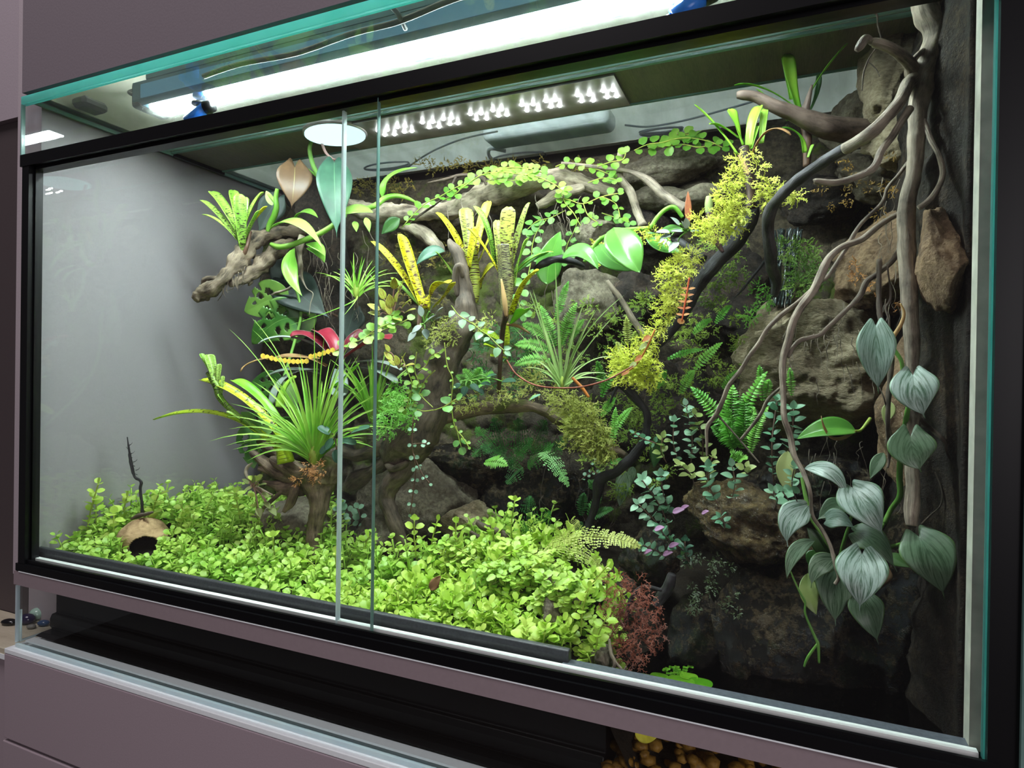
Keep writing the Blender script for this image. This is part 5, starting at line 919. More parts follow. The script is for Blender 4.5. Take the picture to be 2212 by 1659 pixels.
CR = [
 ('leafy creeper', [[(868, 492, .34), (895, 462, .34), (922, 438, .34), (950, 425, .34), (985, 405, .34), (1010, 395, .34)], [(960, 432, .34), (985, 418, .34), (1003, 400, .34)]], 17, 7, M_pep, 'round-leaved creeper climbing the left half of the long pale log'),
 ('leafy creeper', [[(1000, 405, .33), (1040, 378, .33), (1080, 372, .33), (1120, 376, .33), (1160, 382, .33), (1195, 397, .33), (1215, 412, .33)], [(1050, 392, .33), (1085, 384, .33), (1110, 390, .33), (1150, 372, .33)], [(1070, 368, .34), (1100, 362, .34), (1140, 364, .34), (1170, 372, .34)]], 19, 6, M_pep, 'dense bright round-leaved creeper on the crest of the long pale log'),
 ('leafy creeper', [[(1200, 360, .36), (1225, 352, .36), (1260, 356, .36), (1290, 366, .36), (1320, 378, .36)], [(1290, 360, .35), (1320, 350, .35), (1345, 345, .35), (1352, 330, .35)], [(1270, 395, .35), (1300, 385, .35), (1330, 388, .35)]], 19, 9, M_pep, 'round-leaved creeper left of the brown upright stick'),
 ('leafy creeper', [[(1370, 325, .37), (1400, 312, .37), (1430, 308, .37), (1460, 300, .37), (1490, 298, .37), (1530, 305, .37), (1560, 318, .37)], [(1400, 320, .37), (1440, 316, .37), (1475, 312, .37), (1510, 318, .37), (1545, 310, .37)], [(1430, 300, .38), (1465, 290, .38), (1500, 292, .38)]], 22, 8, M_pep, 'round-leaved creeper along the top edge left of the lime bromeliad'),
 ('leafy creeper', [[(1196, 425, .34), (1230, 432, .34), (1260, 440, .34), (1300, 425, .34), (1335, 418, .34)], [(1260, 440, .34), (1270, 465, .34), (1290, 480, .34)], [(1300, 425, .34), (1330, 440, .34), (1340, 470, .34)], [(1210, 410, .34), (1222, 440, .34), (1240, 462, .34), (1255, 490, .34)]], 17, 8, M_pep, 'bright creeper trailing under the diagonal stick'),
 ('leafy creeper', [[(1220, 455, .36), (1190, 470, .36), (1160, 478, .36), (1140, 495, .36)], [(1180, 475, .36), (1160, 500, .36), (1150, 530, .36), (1148, 560, .36), (1140, 600, .36)], [(1250, 470, .36), (1240, 500, .36), (1225, 530, .36), (1220, 560, .36)], [(1270, 480, .36), (1255, 510, .36), (1240, 545, .36)], [(1300, 460, .36), (1330, 470, .36), (1360, 480, .36)], [(1140, 600, .36), (1120, 640, .36), (1128, 680, .36)]], 20, 9, M_pepd, 'deeper green round-leaved creeper hanging in the shade beside the grey stones'),
 ('leafy creeper', [[(720, 762, .15), (748, 745, .15), (778, 735, .15), (800, 722, .16), (830, 712, .17), (860, 700, .18), (880, 690, .19)], [(790, 728, .16), (812, 712, .16), (842, 698, .17)], [(820, 690, .18), (850, 680, .18)]], 24, 8, M_pep, 'pale round-leaved creeper running up from the door edges to the central stump'),
 ('leafy creeper', [[(868, 770, .17), (880, 800, .17), (890, 830, .17), (884, 860, .17), (876, 885, .17)], [(900, 760, .17), (896, 800, .17), (905, 830, .17), (890, 850, .17)], [(905, 800, .17), (920, 790, .17), (930, 770, .17), (948, 762, .17)]], 15, 9, M_pep, 'small round-leaved creeper down the left flank of the central stump'),
 ('thin creeper', [[(960, 740, .17), (966, 790, .17), (978, 820, .17), (975, 870, .17), (982, 920, .17), (1000, 945, .17), (1012, 965, .17)], [(940, 800, .17), (920, 820, .17), (905, 850, .17), (890, 880, .17)]], 9, 12, M_pep, 'string-thin creeper with tiny round leaves down the front of the central stump'),
 ('thin creeper', [[(893, 900, .15), (890, 960, .15), (898, 1010, .15), (893, 1060, .15), (886, 1110, .15)], [(893, 980, .15), (910, 1020, .15), (928, 1044, .15)], [(890, 960, .15), (905, 958, .15), (922, 958, .15)]], 10, 24, M_mint, 'sparse dangling creeper with pale leaves over the twisted foot'),
 ('vine', [[(975, 660, .19), (990, 680, .19), (1005, 690, .19), (1025, 702, .19), (1040, 715, .19), (1055, 725, .19), (1075, 745, .19), (1090, 758, .19)]], 24, 11.5, M_sage, 'grey-green oval-leaved vine crossing the central stump'),
 ('leafy plant', [[(935, 880, .17), (918, 864, .17), (905, 850, .17)], [(938, 886, .17), (960, 878, .17), (985, 862, .17)], [(936, 886, .17), (915, 888, .17), (900, 884, .17)], [(985, 920, .17), (992, 950, .17), (996, 965, .17)]], 24, 30, M_pepd, 'few-leaved green seedling clinging to the central stump'),
 ('leafy creeper', [[(1340, 1010, .3), (1330, 980, .3)], [(1250, 1040, .34), (1280, 1020, .34), (1300, 1030, .34)], [(1270, 1000, .34), (1300, 990, .34)]], 10, 5, M_mint, 'tiny bluish leaves at the back beneath the hanging moss'),
 ('leafy creeper', [[(738, 1150, .26), (742, 1125, .26), (736, 1100, .26)], [(745, 1150, .26), (760, 1130, .26), (758, 1105, .26)], [(770, 1140, .26), (778, 1120, .26), (772, 1098, .26)], [(735, 1120, .26), (732, 1090, .26)]], 17, 7, M_mint, 'mint-green leaves in the dark hollow between the door edges'),
]
for i, (cat, paths, lp, gp, m, lb) in enumerate(CR): creeper(cat.replace(' ', '_'), paths, lp, gp, m, M_cstem if m not in (M_mint,) else M_bstem, lb, cat, 'opp' if gp > 12 else 'alt', seed=i+1, **(dict(shape='ovate', ratio=.68, jit=.3) if m is M_sage else {}))
SHR = [((1492, 1008, .20), (1482, 876, .20), M_mint, 21, 'tallest mint-leaved stem, in the middle of the clump'), ((1470, 1008, .19), (1456, 912, .19), M_mint, 21, 'mint-leaved stem left of the tallest one'), ((1517, 1000, .20), (1502, 896, .20), M_olive, 20, 'olive-tinted stem right of the tallest mint-leaved one'),
 ((1440, 1000, .19), (1432, 946, .19), M_olive, 22, 'short olive-leaved stem at the left of the clump'), ((1446, 1145, .15), (1388, 1038, .15), M_mint, 24, 'mint-leaved stem leaning left above the pond rock'), ((1458, 1122, .155), (1428, 1028, .155), M_mint, 23, 'mint-leaved stem second from the left edge of the low clump'),
 ((1450, 1180, .145), (1380, 1090, .145), M_mint, 23, 'lowest mint-leaved stem leaning far left'), ((1490, 1198, .14), (1424, 1142, .14), M_mint, 21, 'mint-leaved stem hanging near the pond rock'), ((1446, 1210, .14), (1388, 1178, .14), M_mint, 20, 'small mint-leaved stem near the tip of the yellow fern'),
 ((1552, 1092, .15), (1530, 1010, .15), M_mint, 25, 'mint-leaved stem in front of the amber rock'), ((1578, 1084, .15), (1582, 1008, .15), M_mint, 25, 'broad-leaved mint stem over the amber rock'), ((1672, 1046, .15), (1679, 866, .17), M_mint, 22, 'tall mint-leaved stem left of the hanging root'),
 ((1690, 1008, .15), (1714, 884, .15), M_mint, 25, 'mint-leaved stem crossing the hanging root'), ((1722, 1084, .10), (1716, 1010, .10), M_mint, 27, 'mint-leaved stem in front of the silver leaves'), ((1672, 1100, .12), (1670, 1062, .12), M_mint, 26, 'tiny mint-leaved shoot above the left silver leaf'),
 ((1625, 1030, .17), (1612, 1010, .17), M_olive, 20, 'small olive shoot on the amber rock'), ((1500, 1050, .16), (1470, 1005, .16), M_olive, 26, 'olive-leaved stem at the centre of the clump'), ((1530, 1060, .17), (1540, 985, .17), M_olive, 22, 'olive-leaved stem under the bright fern'),
 ((1560, 1150, .14), (1556, 1118, .14), M_mint, 20, 'small dangling mint leaf pair on the amber rock'), ((1498, 1230, .14), (1480, 1170, .14), M_velv, 20, 'dim mint-leaved stem low on the pond rock'), ((1700, 1100, .11), (1690, 1062, .11), M_mint, 26, 'pair of mint rosettes beside the hanging root'), ((1425, 960, .2), (1370, 936, .2), M_mint, 16, 'thin stem with tiny pale leaves by the black branch')]
for i, (b, c, m, lp, lb) in enumerate(SHR):
    creeper('leafy_shoot', [[b, ((b[0]*.5+c[0]*.5)+8*(-1)**i, (b[1]+c[1])/2, b[2]), c]], lp*1.02, 10, m, M_bstem, lb, 'leafy shoot', 'deco', 1.3, .35, .5, 'ovate', .78, seed=20+i)
for i, (x, y, w_) in enumerate(((1466, 1104, 26), (1480, 1096, 18), (1524, 1107, 16), (1425, 1142, 22), (1456, 1178, 22), (1443, 1196, 22), (1400, 1192, 18))):
    lf('leaf', M_pink, (x-w_*.5, y+3, .135), (x+w_*.5, y-3, .13), w_*.6, None, ('mauve leaf, the brightest among the mint stems', 'small mauve leaf touching the brightest one', 'little purple leaf on the amber rock face', 'lilac leaf left of the lowest stems', 'dull purple leaf near the pond rock', 'plum-coloured leaf below the dull purple one', 'lowest plum leaf near the yellow fern tip')[i], 'ovate', k=.6)

# rosette plants with yellow veined leaves
def rosette(px, py, d, leaves, label, mat=M_pepy, L=34, smat=M_rstem, shape='ovate'):
    t = plant('rosette_plant', (px, py, d), label, 'leafy plant')
    for (x, y, w_) in leaves:
        dx, dy = x-px, y-py; q = math.hypot(dx, dy); ux, uy = dx/q, dy/q
        lfo = pleaf(t, mat, (x-ux*w_*.5, y-uy*w_*.5, d-.012), (x+ux*w_*.5, y+uy*w_*.5, d-.018), w_*.72, shape, None, k=.4, thick=.0004)
        stem(t, [(px, py, d, 2), ((px+x)/2, (py+y)/2-6, d-.008, 1.5), (x-ux*w_*.5, y-uy*w_*.5, d-.012, 1.4)], smat, 'petiole')
rosette(846, 686, .19, [(824, 634, 28), (806, 664, 30), (828, 660, 30), (842, 650, 30), (858, 640, 26), (878, 656, 28), (886, 672, 26), (808, 678, 28), (838, 668, 26), (864, 622, 24), (872, 606, 22), (852, 612, 26), (858, 690, 22)], 'rosette plant with yellow red-veined leaves left of the yellow bromeliad')
rosette(862, 795, .17, [(838, 770, 26), (872, 772, 24), (856, 778, 24), (884, 790, 24), (846, 784, 20), (836, 752, 20)], 'smaller yellow-green rosette lower on the central stump')
rosette(916, 700, .18, [(908, 672, 26), (930, 690, 34), (948, 672, 26), (900, 712, 28), (934, 664, 22), (920, 722, 24), (890, 728, 28), (944, 690, 24)], 'grey-green thick-leaved orchid tuft at the base of the yellow bromeliad', M_grey, smat=M_gstem, shape='lance')
rosette(1484, 500, .24, [(1458, 478, 26), (1432, 502, 30), (1462, 500, 26), (1438, 512, 26), (1455, 534, 30), (1482, 482, 24), (1502, 500, 20), (1476, 486, 20)], 'silvery thick-leaved tuft on the mossy fork', M_grey, smat=M_gstem)
lf('leaf', plain('rust_leaf', srgb(150, 84, 48), .45, var=.2), (1487, 490, .24), (1486, 412, .24), 15, None, 'upright rust-brown leaf above the silvery tuft', 'lance', k=.7)
rosette(724, 945, .15, [(700, 930, 32), (730, 936, 34), (752, 955, 34), (778, 930, 40), (712, 960, 30), (728, 986, 30), (700, 972, 24), (742, 925, 24)], 'flat round dark green leaves at the foot of the grassy plant', M_velv, smat=M_bstem, shape='round')
rosette(548, 1052, .15, [(530, 1040, 18), (546, 1034, 18), (566, 1048, 20), (536, 1056, 16), (560, 1040, 18), (574, 1070, 18), (578, 1092, 18), (560, 1108, 22), (590, 1106, 22)], 'small oval-leaved sprig by the looping brown twig', M_olive)
rosette(1010, 822, .22, [(985, 836, 24), (1003, 846, 24), (1026, 838, 24), (1050, 830, 22), (1062, 812, 22), (1100, 824, 30), (1038, 846, 20)], 'grey-green leaf cluster on the mossy arched root', M_velv, smat=M_gstem)
rosette(1150, 862, .2, [(1154, 860, 24), (1158, 858, 20)], 'single round pale leaf hanging from the arched root', M_mint, smat=M_gstem, shape='round')
t = plant('dangling_sprig', (1489, 600, .22), 'orange-red dangling sprig with paired leaflets below the yellow moss', 'sprig')
M_org = leafmat('orange_leaf', srgb(170, 84, 44), srgb(214, 150, 90), .5, .3)
stem(t, [(1489, 600, .22, 2), (1484, 632, .22, 2), (1478, 665, .22, 2), (1473, 694, .22, 1.5)], plain('orange_stem', srgb(190, 80, 40), .5))
for k in range(5):
    for sg in (1, -1): x, y = 1487-k*3, 625+k*14; pleaf(t, M_org, (x, y, .22), (x+sg*16, y-3, .218), 6, 'lance', None, k=.7, nt=6, nv=2, thick=0)
pleaf(t, M_org, (1473, 688, .22), (1469, 700, .22), 16, 'round', None, k=.8, nt=6, thick=0)
t = plant('dangling_sprig', (1420, 715, .22), 'yellow-orange sprig leaning down beside the short grey stick', 'sprig')
stem(t, [(1415, 712, .22, 2), (1395, 755, .22, 2), (1372, 790, .22, 2), (1350, 805, .22, 1)], plain('orange_stem_b', srgb(200, 120, 50), .5))
for k, (x, y) in enumerate(((1405, 725), (1398, 742), (1388, 768), (1376, 782), (1360, 798))): pleaf(t, M_olive if k % 2 else M_org, (x, y, .22), (x-18, y+14, .215), 12, 'lance', None, k=.7, nt=6, nv=2, thick=0)
branch('runner', [([(1095, 778, .18, 1.6), (1115, 808, .175, 1.8), (1153, 831, .17, 1.8), (1204, 838, .165, 1.8), (1254, 836, .165, 1.8), (1305, 823, .17, 1.8), (1340, 806, .18, 1.6), (1368, 790, .19, 1.4)],)], plain('red_brown_runner', srgb(140, 66, 44), .5), 'red-brown wiry runner looping in front of the open grassy plant', 'runner', .1, 6)
branch('bract', [([(1236, 816, .21, 3), (1256, 836, .21, 4), (1272, 858, .21, 3)],)], plain('amber_stub', srgb(200, 120, 50), .5), 'short amber stub below the open grassy plant', 'stub', .1, 8)

# ------------------------------------------------------------------ ferns
def fern(lst, label, mat, n=22, name='fern', k=.6, frill=.0, seed=1):
    t = plant(name, lst[0][0], label, 'fern'); rnd = random.Random(seed)
    for (b, tip, bow, wd) in lst:
        a, c = P(*b), P(*tip); m = P(*bow) if bow else (a+c)/2+V((0, 0, .006)); s = S((a+c)/2); nr = camdir((a+c)/2, k); mb = MB()
        for i in range(n):
            u = (i+.6)/n; p = bez(a, m, c, u); tg = (bez(a, m, c, min(1, u+.04))-bez(a, m, c, max(0, u-.04))).normalized(); sd = tg.cross(nr).normalized()
            L = wd*s*.5*(min(1, .35+u*2.2))*(1-u**3.0)**.8*rnd.uniform(.88, 1.08)+.0004; wl = max((c-a).length/n*1.05, .0008)
            for sg in (1, -1):
                dr = (sd*sg+tg*.30+nr*rnd.uniform(-.15, .25)-V((0, 0, .12))).normalized()
                if frill:
                    dr = (dr+nr*rnd.uniform(-.45, .45)+tg*rnd.uniform(-.2, .2)).normalized()
                    for q in range(4):
                        for s2 in (1, -1): st = p+dr*L*(q+.4)/4.4; leaf_geo(mb, st, st+(tg*s2+dr*.6)*wl*.3, st+(tg*s2+dr*.5)*wl*.75*(1-q*.15), wl*.6, 'ovate', (nr+V((0, 0, rnd.uniform(-.3, .3)))).normalized(), 2, 2, .2)
                else: leaf_geo(mb, p, p+dr*L*.5+nr*L*.06, p+dr*L, wl*.95, 'lance' if L > 2*wl else 'ovate', nr, 4, 2, .25)
        tube_geo(mb, [(*bez(a, m, c, q/7), s*.9) for q in range(8)], 4); mb.go('frond', mat, t)
    return t
fern([((1593, 965, .22), (1492, 836, .21), (1545, 880, .21), 44), ((1595, 965, .22), (1657, 803, .21), (1604, 862, .20), 34), ((1590, 965, .22), (1584, 832, .21), (1575, 890, .20), 52), ((1600, 970, .22), (1606, 850, .21), (1612, 910, .2), 44), ((1588, 968, .22), (1556, 868, .21), None, 46), ((1585, 970, .22), (1536, 922, .21), None, 36), ((1596, 968, .22), (1630, 880, .22), None, 40), ((1586, 972, .22), (1560, 905, .20), None, 46)], 'bright green sword fern tuft among the hanging roots', M_fern)
fern([((1621, 980, .19), (1660, 878, .185), (1628, 920, .18), 30)], 'single narrow bright fern frond right of the sword fern tuft', M_fern, 24)
fern([((1592, 998, .16), (1578, 978, .155), None, 26), ((1592, 998, .16), (1602, 980, .155), None, 22), ((1592, 998, .16), (1614, 992, .15), None, 24)], 'small pale green fern rosette below the sword fern', M_fern, 10)
fern([((1201, 690, .30), (1228, 608, .29), None, 24), ((1212, 745, .29), (1246, 654, .28), (1222, 700, .28), 34), ((1186, 734, .29), (1128, 700, .28), (1155, 705, .28), 36), ((1191, 760, .29), (1112, 745, .27), (1150, 735, .27), 38), ((1190, 780, .28), (1110, 790, .26), (1148, 768, .26), 36), ((1200, 750, .29), (1168, 660, .29), None, 30), ((1230, 740, .29), (1262, 690, .28), None, 24)], 'light green ferns on the wall behind the open grassy plant', M_fern)
fern([((1080, 985, .36), (1028, 925, .34), None, 54), ((1090, 980, .36), (1065, 905, .34), None, 58), ((1120, 985, .36), (1120, 905, .34), None, 60), ((1150, 980, .36), (1180, 910, .34), None, 60), ((1110, 1000, .36), (1040, 965, .34), None, 52), ((1140, 1010, .36), (1195, 960, .34), None, 54), ((1100, 1010, .35), (1150, 950, .33), None, 56), ((1060, 960, .35), (1020, 985, .34), None, 44), ((1180, 1000, .35), (1230, 940, .34), None, 44), ((1130, 1010, .35), (1095, 1045, .33), None, 48)], 'deep green feathery ferns in the shade beneath the arched root', M_fernd, 18, frill=1)
fern([((1166, 978, .25), (1227, 1050, .23), (1196, 985, .22), 50)], 'pale serrated fern frond drooping under the mossy arch', leafmat('pale_fern', srgb(110, 180, 90), srgb(160, 214, 140), .45, .25), 20, frill=1)
fern([((1046, 1000, .25), (1096, 1006, .24), (1070, 990, .235), 40)], 'small yellow-green lobed fern leaf at the mouth of the arch', M_fern, 12)
fern([((1318, 1000, .27), (1356, 1002, .265), None, 20)], 'tiny bright fern tip beside the black crooked branch', M_fern, 12)
fern([((1150, 1160, .22), (1145, 1072, .21), (1136, 1120, .20), 62), ((1158, 1160, .22), (1190, 1106, .21), None, 48), ((1150, 1170, .21), (1130, 1130, .20), None, 40)], 'dark green serrated fern standing behind the tall creeper shoot', M_fernd, 22, frill=1)
fern([((1185, 1175, .14), (1380, 1180, .12), (1290, 1140, .11), 66), ((1215, 1170, .15), (1250, 1126, .145), (1235, 1140, .14), 50), ((1190, 1185, .13), (1295, 1222, .11), (1250, 1180, .11), 64), ((1220, 1170, .14), (1200, 1140, .13), None, 40), ((1185, 1180, .14), (1165, 1215, .12), None, 50)], 'yellowing serrated fern spreading to the right over the front creepers', M_ferny, 26, frill=1)
fern([((1255, 1115, .34), (1262, 1065, .33), None, 30), ((1270, 1115, .34), (1300, 1070, .33), None, 30), ((1275, 1120, .34), (1325, 1100, .33), None, 28), ((1260, 1130, .33), (1240, 1150, .32), None, 26), ((1285, 1060, .34), (1270, 1040, .33), None, 24)], 'dim little ferns at the back left of the black branch foot', M_fernd, 14)
fern([((1020, 835, .24), (985, 812, .23), None, 30), ((1025, 835, .24), (1000, 798, .23), None, 30), ((1030, 832, .24), (1038, 795, .23), None, 32), ((1035, 832, .24), (1066, 806, .23), None, 28), ((1030, 836, .24), (1058, 828, .22), None, 26), ((1015, 838, .24), (985, 836, .23), None, 24)], 'bright mossy fern tuft on top of the arched root', M_fern, 14)
fern([((1710, 856, .18), (1706, 795, .175), None, 20)], 'small upright fern frond right of the hanging root on the tan rock', M_fern, 16)
fern([((1648, 868, .24), (1640, 790, .23), None, 26), ((1655, 860, .24), (1662, 820, .23), None, 24)], 'green fern fronds left of the hanging root beneath the tan rock', M_fern, 14)
fern([((1356, 747, .25), (1353, 684, .24), None, 22), ((1366, 750, .25), (1374, 716, .24), None, 18), ((1345, 770, .25), (1330, 740, .24), None, 20)], 'yellow-green frond standing in the moss by the short grey stick', M_ferny, 16)
fern([((1441, 777, .32), (1522, 755, .31), None, 20), ((1497, 722, .32), (1538, 690, .31), None, 26), ((1500, 800, .30), (1560, 740, .3), None, 26), ((1470, 850, .32), (1500, 800, .31), None, 30), ((1560, 840, .30), (1600, 800, .29), None, 24), ((1545, 700, .33), (1580, 660, .32), None, 22), ((1420, 840, .32), (1440, 800, .31), None, 24)], 'scattered small bright ferns on the dark wall right of the moss', M_fern, 14)
fern([((1300, 860, .30), (1350, 790, .29), (1310, 810, .29), 26), ((1305, 850, .30), (1290, 780, .29), None, 26), ((1320, 940, .30), (1365, 880, .29), None, 26), ((1300, 900, .31), (1330, 860, .3), None, 26), ((1325, 960, .28), (1330, 880, .28), None, 20)], 'green ferns behind the black crooked branch', M_fern, 16)

# ------------------------------------------------------------------ moss
def moss(blobs, label, mat, L=16, dens=1.0, seed=1, w=1.6, name='moss', hang=.3):
    rnd = random.Random(seed); mb = MB()
    for (x, y, d, r) in blobs:
        for k in range(int(r*r*.16*dens)+8):
            a = rnd.uniform(0, 6.283); q = r*math.sqrt(rnd.random()); p = P(x+q*math.cos(a), y+q*math.sin(a), d+rnd.uniform(-.6, .6)*r*.0005-.004); s = S(p)
            out = (V((rnd.gauss(0, 1), rnd.gauss(0, 1)-.9, rnd.gauss(0, 1)-hang))+_r0*math.cos(a)*1.1-V((0, 0, 1))*math.sin(a)*.7).normalized(); ll = L*s*rnd.uniform(.5, 1.2); nr = camdir(p, .6)
            c = p+out*ll; m = (p+c)/2+V((0, 0, ll*.2)); leaf_geo(mb, p, m, c, w*s*1.3, 'lance', nr, 3, 1, 0)
            for j in range(4):
                e = bez(p, m, c, .25+j*.2); sd = (out.cross(nr)*(1 if j % 2 else -1)+out*.8).normalized(); leaf_geo(mb, e, e+sd*ll*.12, e+sd*ll*.26, w*s*1.1, 'lance', nr, 2, 1, 0)
    return tag(mb.go(name, mat, org=P(*blobs[0][:3])), label, 'moss', kind='stuff')
moss([(1592, 350, .215, 13), (1588, 385, .215, 19), (1572, 420, .215, 25), (1592, 455, .215, 23), (1562, 458, .215, 22), (1550, 495, .225, 25), (1590, 492, .22, 14), (1520, 500, .23, 17), (1508, 478, .235, 13)], 'bright yellow-green moss column left of the dark bromeliad tube', M_moss, 22, 1.3, 1)
moss([(1640, 360, .22, 10), (1652, 398, .22, 16), (1672, 415, .22, 19), (1700, 425, .22, 13), (1648, 430, .22, 13), (1632, 335, .22, 7), (1720, 428, .23, 10)], 'yellow-green moss right of the dark bromeliad tube', M_moss, 20, 1.2, 2)
moss([(1490, 555, .24, 17), (1465, 580, .24, 25), (1445, 600, .24, 19), (1455, 635, .245, 20), (1440, 660, .25, 19), (1432, 685, .25, 13), (1420, 712, .25, 13)], 'long yellow moss beard hanging in the middle right', M_moss, 24, 1.3, 3)
moss([(1392, 745, .245, 20), (1370, 775, .24, 30), (1352, 800, .235, 30), (1390, 800, .24, 32), (1400, 820, .24, 20), (1335, 775, .24, 16)], 'yellow moss cushion on the top of the black crooked branch', M_moss, 22, 1.2, 4)
moss([(1385, 508, .27, 14), (1412, 505, .27, 14), (1432, 520, .27, 10), (1290, 530, .30, 12), (1300, 560, .30, 10)], 'small yellow moss tufts along the vine by the broad leaves', M_moss, 15, 1.2, 5)
M_mosso = leafmat('dusty_yellow_moss', srgb(150, 160, 60), srgb(204, 206, 110), .6, .3)
moss([(1215, 868, .25, 26), (1238, 888, .245, 30), (1262, 910, .24, 34), (1278, 938, .24, 34), (1292, 962, .24, 30), (1244, 925, .24, 24), (1230, 962, .24, 8), (1310, 975, .245, 18)], 'dusty yellow hanging moss at the right end of the arched root', M_mosso, 22, 1.2, 6)
moss([(1010, 872, .24, 16), (1040, 862, .245, 18), (1075, 850, .25, 22), (1110, 845, .25, 20), (1145, 835, .25, 24), (1165, 800, .25, 22), (1150, 815, .25, 20), (990, 878, .24, 10), (1190, 850, .25, 16)], 'olive and straw moss growing along the arched root', M_mosso, 16, .8, 7, 1.2)
moss([(970, 700, .20, 16), (960, 715, .20, 20), (940, 720, .195, 16), (1040, 705, .23, 16), (1060, 690, .23, 12), (930, 740, .19, 12), (975, 730, .2, 14)], 'straw-coloured moss around the charred wood of the central stump', M_mosso, 16, .8, 8, 1.1)
moss([(845, 898, .19, 24), (870, 880, .19, 24), (835, 925, .19, 22), (880, 905, .19, 20), (850, 860, .2, 18), (860, 838, .2, 16)], 'fresh green moss left of the central stump', M_fern, 18, 1.0, 9)
moss([(665, 1010, .13, 14), (690, 1015, .13, 16), (640, 1040, .13, 10), (680, 1030, .13, 12)], 'brown-orange moss at the base of the grassy plant', leafmat('rust_moss', srgb(110, 66, 24), srgb(190, 130, 60), .6, .2), 12, 1, 10, 1)
moss([(1530, 520, .30, 16), (1560, 540, .30, 18), (1600, 510, .30, 14), (1555, 600, .31, 26), (1540, 640, .31, 22), (1580, 560, .31, 18), (1600, 600, .32, 18)], 'green mossy growth right of the yellow beard', M_mossg, 18, .8, 11)
moss([(1700, 540, .31, 26), (1730, 580, .30, 30), (1740, 540, .31, 24), (1760, 600, .30, 26), (1720, 620, .29, 24), (1750, 560, .3, 20)], 'green waterside moss beside the little waterfall', M_mossg, 16, .9, 12)
moss([(1650, 650, .26, 14), (1635, 625, .26, 12), (1620, 680, .28, 16)], 'green star moss at the foot of the black curved root', M_fern, 18, 1.0, 13)
def specks(x0, x1, y0, y1, d, n, label, mat, L, seed):
    rnd = random.Random(seed); moss([(rnd.uniform(x0, x1), rnd.uniform(y0, y1), d+rnd.uniform(-.012, .01), rnd.uniform(6, 15)) for _ in range(n)], label, mat, L, .7, seed, 1.5)
specks(1440, 1640, 660, 900, .345, 46, 'patchy green moss over the dark wall beside the tan rock', M_mossg, 15, 14)
specks(1140, 1400, 640, 800, .355, 34, 'patchy green moss behind the slanting stick', M_mossg, 15, 15)
specks(830, 1010, 480, 660, .40, 22, 'olive moss patches behind the yellow bromeliads', M_mossd, 14, 16)
specks(1260, 1440, 820, 1060, .33, 40, 'green moss strands behind the crooked branch', M_mossg, 17, 17)
specks(1000, 1220, 700, 850, .31, 36, 'tangled green growth behind the central plants', M_fernd, 18, 18)
specks(760, 900, 390, 420, .43, 16, 'brown moss fringe on the top edge of the backdrop', M_mossd, 10, 19)
specks(900, 1500, 350, 372, .44, 30, 'dark brown moss along the crest of the backdrop', M_mossd, 10, 20)
specks(1480, 1600, 1200, 1340, .125, 18, 'dark wet moss above the pond rib', M_mossw, 9, 21)
specks(1760, 1990, 330, 470, .24, 16, 'rusty moss patches under the horn-shaped branch', leafmat('ochre_moss', srgb(110, 84, 24), srgb(170, 130, 50), .6, .2), 9, 22)
specks(1840, 2060, 560, 700, .20, 12, 'orange fibres on the brown rock at right', leafmat('orange_fibre', srgb(140, 84, 34), srgb(200, 140, 70), .6, .2), 12, 23)
moss([(1330, 1262, .10, 22), (1375, 1262, .10, 16), (1392, 1285, .095, 18), (1340, 1300, .095, 30), (1320, 1330, .09, 26), (1365, 1325, .09, 30), (1395, 1320, .09, 26), (1415, 1345, .09, 20), (1420, 1375, .085, 16), (1350, 1370, .085, 34), (1385, 1390, .08, 30), (1345, 1410, .07, 24), (1370, 1430, .065, 18)], 'rust-red feathery moss at the waterside', M_mossr, 22, .38, 24, 1.5, hang=.5)

# ------------------------------------------------------------------ floating leaves, lime creeping carpet
def pad(px, py, rx, label, group=None, name='floating_leaf'):
    c0 = PZ(px, py, .0972); s = S(c0)*rx; mb = MB(); n = 20; v = [tuple(c0)]
    for rr_ in (.5, 1):
        for k in range(n): a = 2*math.pi*k/n; v.append((c0.x+s*rr_*math.cos(a), c0.y+s*rr_*math.sin(a)*.95, c0.z+(.0006 if rr_ < 1 else .0012)+.0004*math.sin(3*a)))
    f = [(0, 1+k, 1+(k+1) % n) for k in range(n)]+[(1+k, n+1+k, n+1+(k+1) % n, 1+(k+1) % n) for k in range(n)]
    mb.add(v, f); return tag(mb.go(name, M_float, org=c0), label, 'floating leaf', group)
for i, (x, y, r_) in enumerate(((1392, 1467, 21), (1424, 1464, 18), (1436, 1478, 26), (1470, 1474, 27), (1488, 1463, 17), (1513, 1477, 23), (1482, 1490, 22), (1524, 1500, 26), (1452, 1488, 18))):
    pad(x, y, r_*1.12, 'large round lime floating leaf on the pond behind the glass sill', 'large floating leaves on the pond')
rnd = random.Random(9)
for k in range(22): pad(1468+rnd.uniform(-32, 30), 1451+rnd.uniform(-10, 9), 6, 'tiny green floating leaf behind the large ones', 'tiny floating leaves on the pond')
lf('fallen_leaf', plain('yellow_leaf', srgb(226, 216, 70), .5, var=.15), (1372, 1578, .03), (1420, 1590, .03), 30, (1396, 1596, .03), 'yellow leaf sunk behind the lower front glass', 'ovate', k=.9, wave=.06)

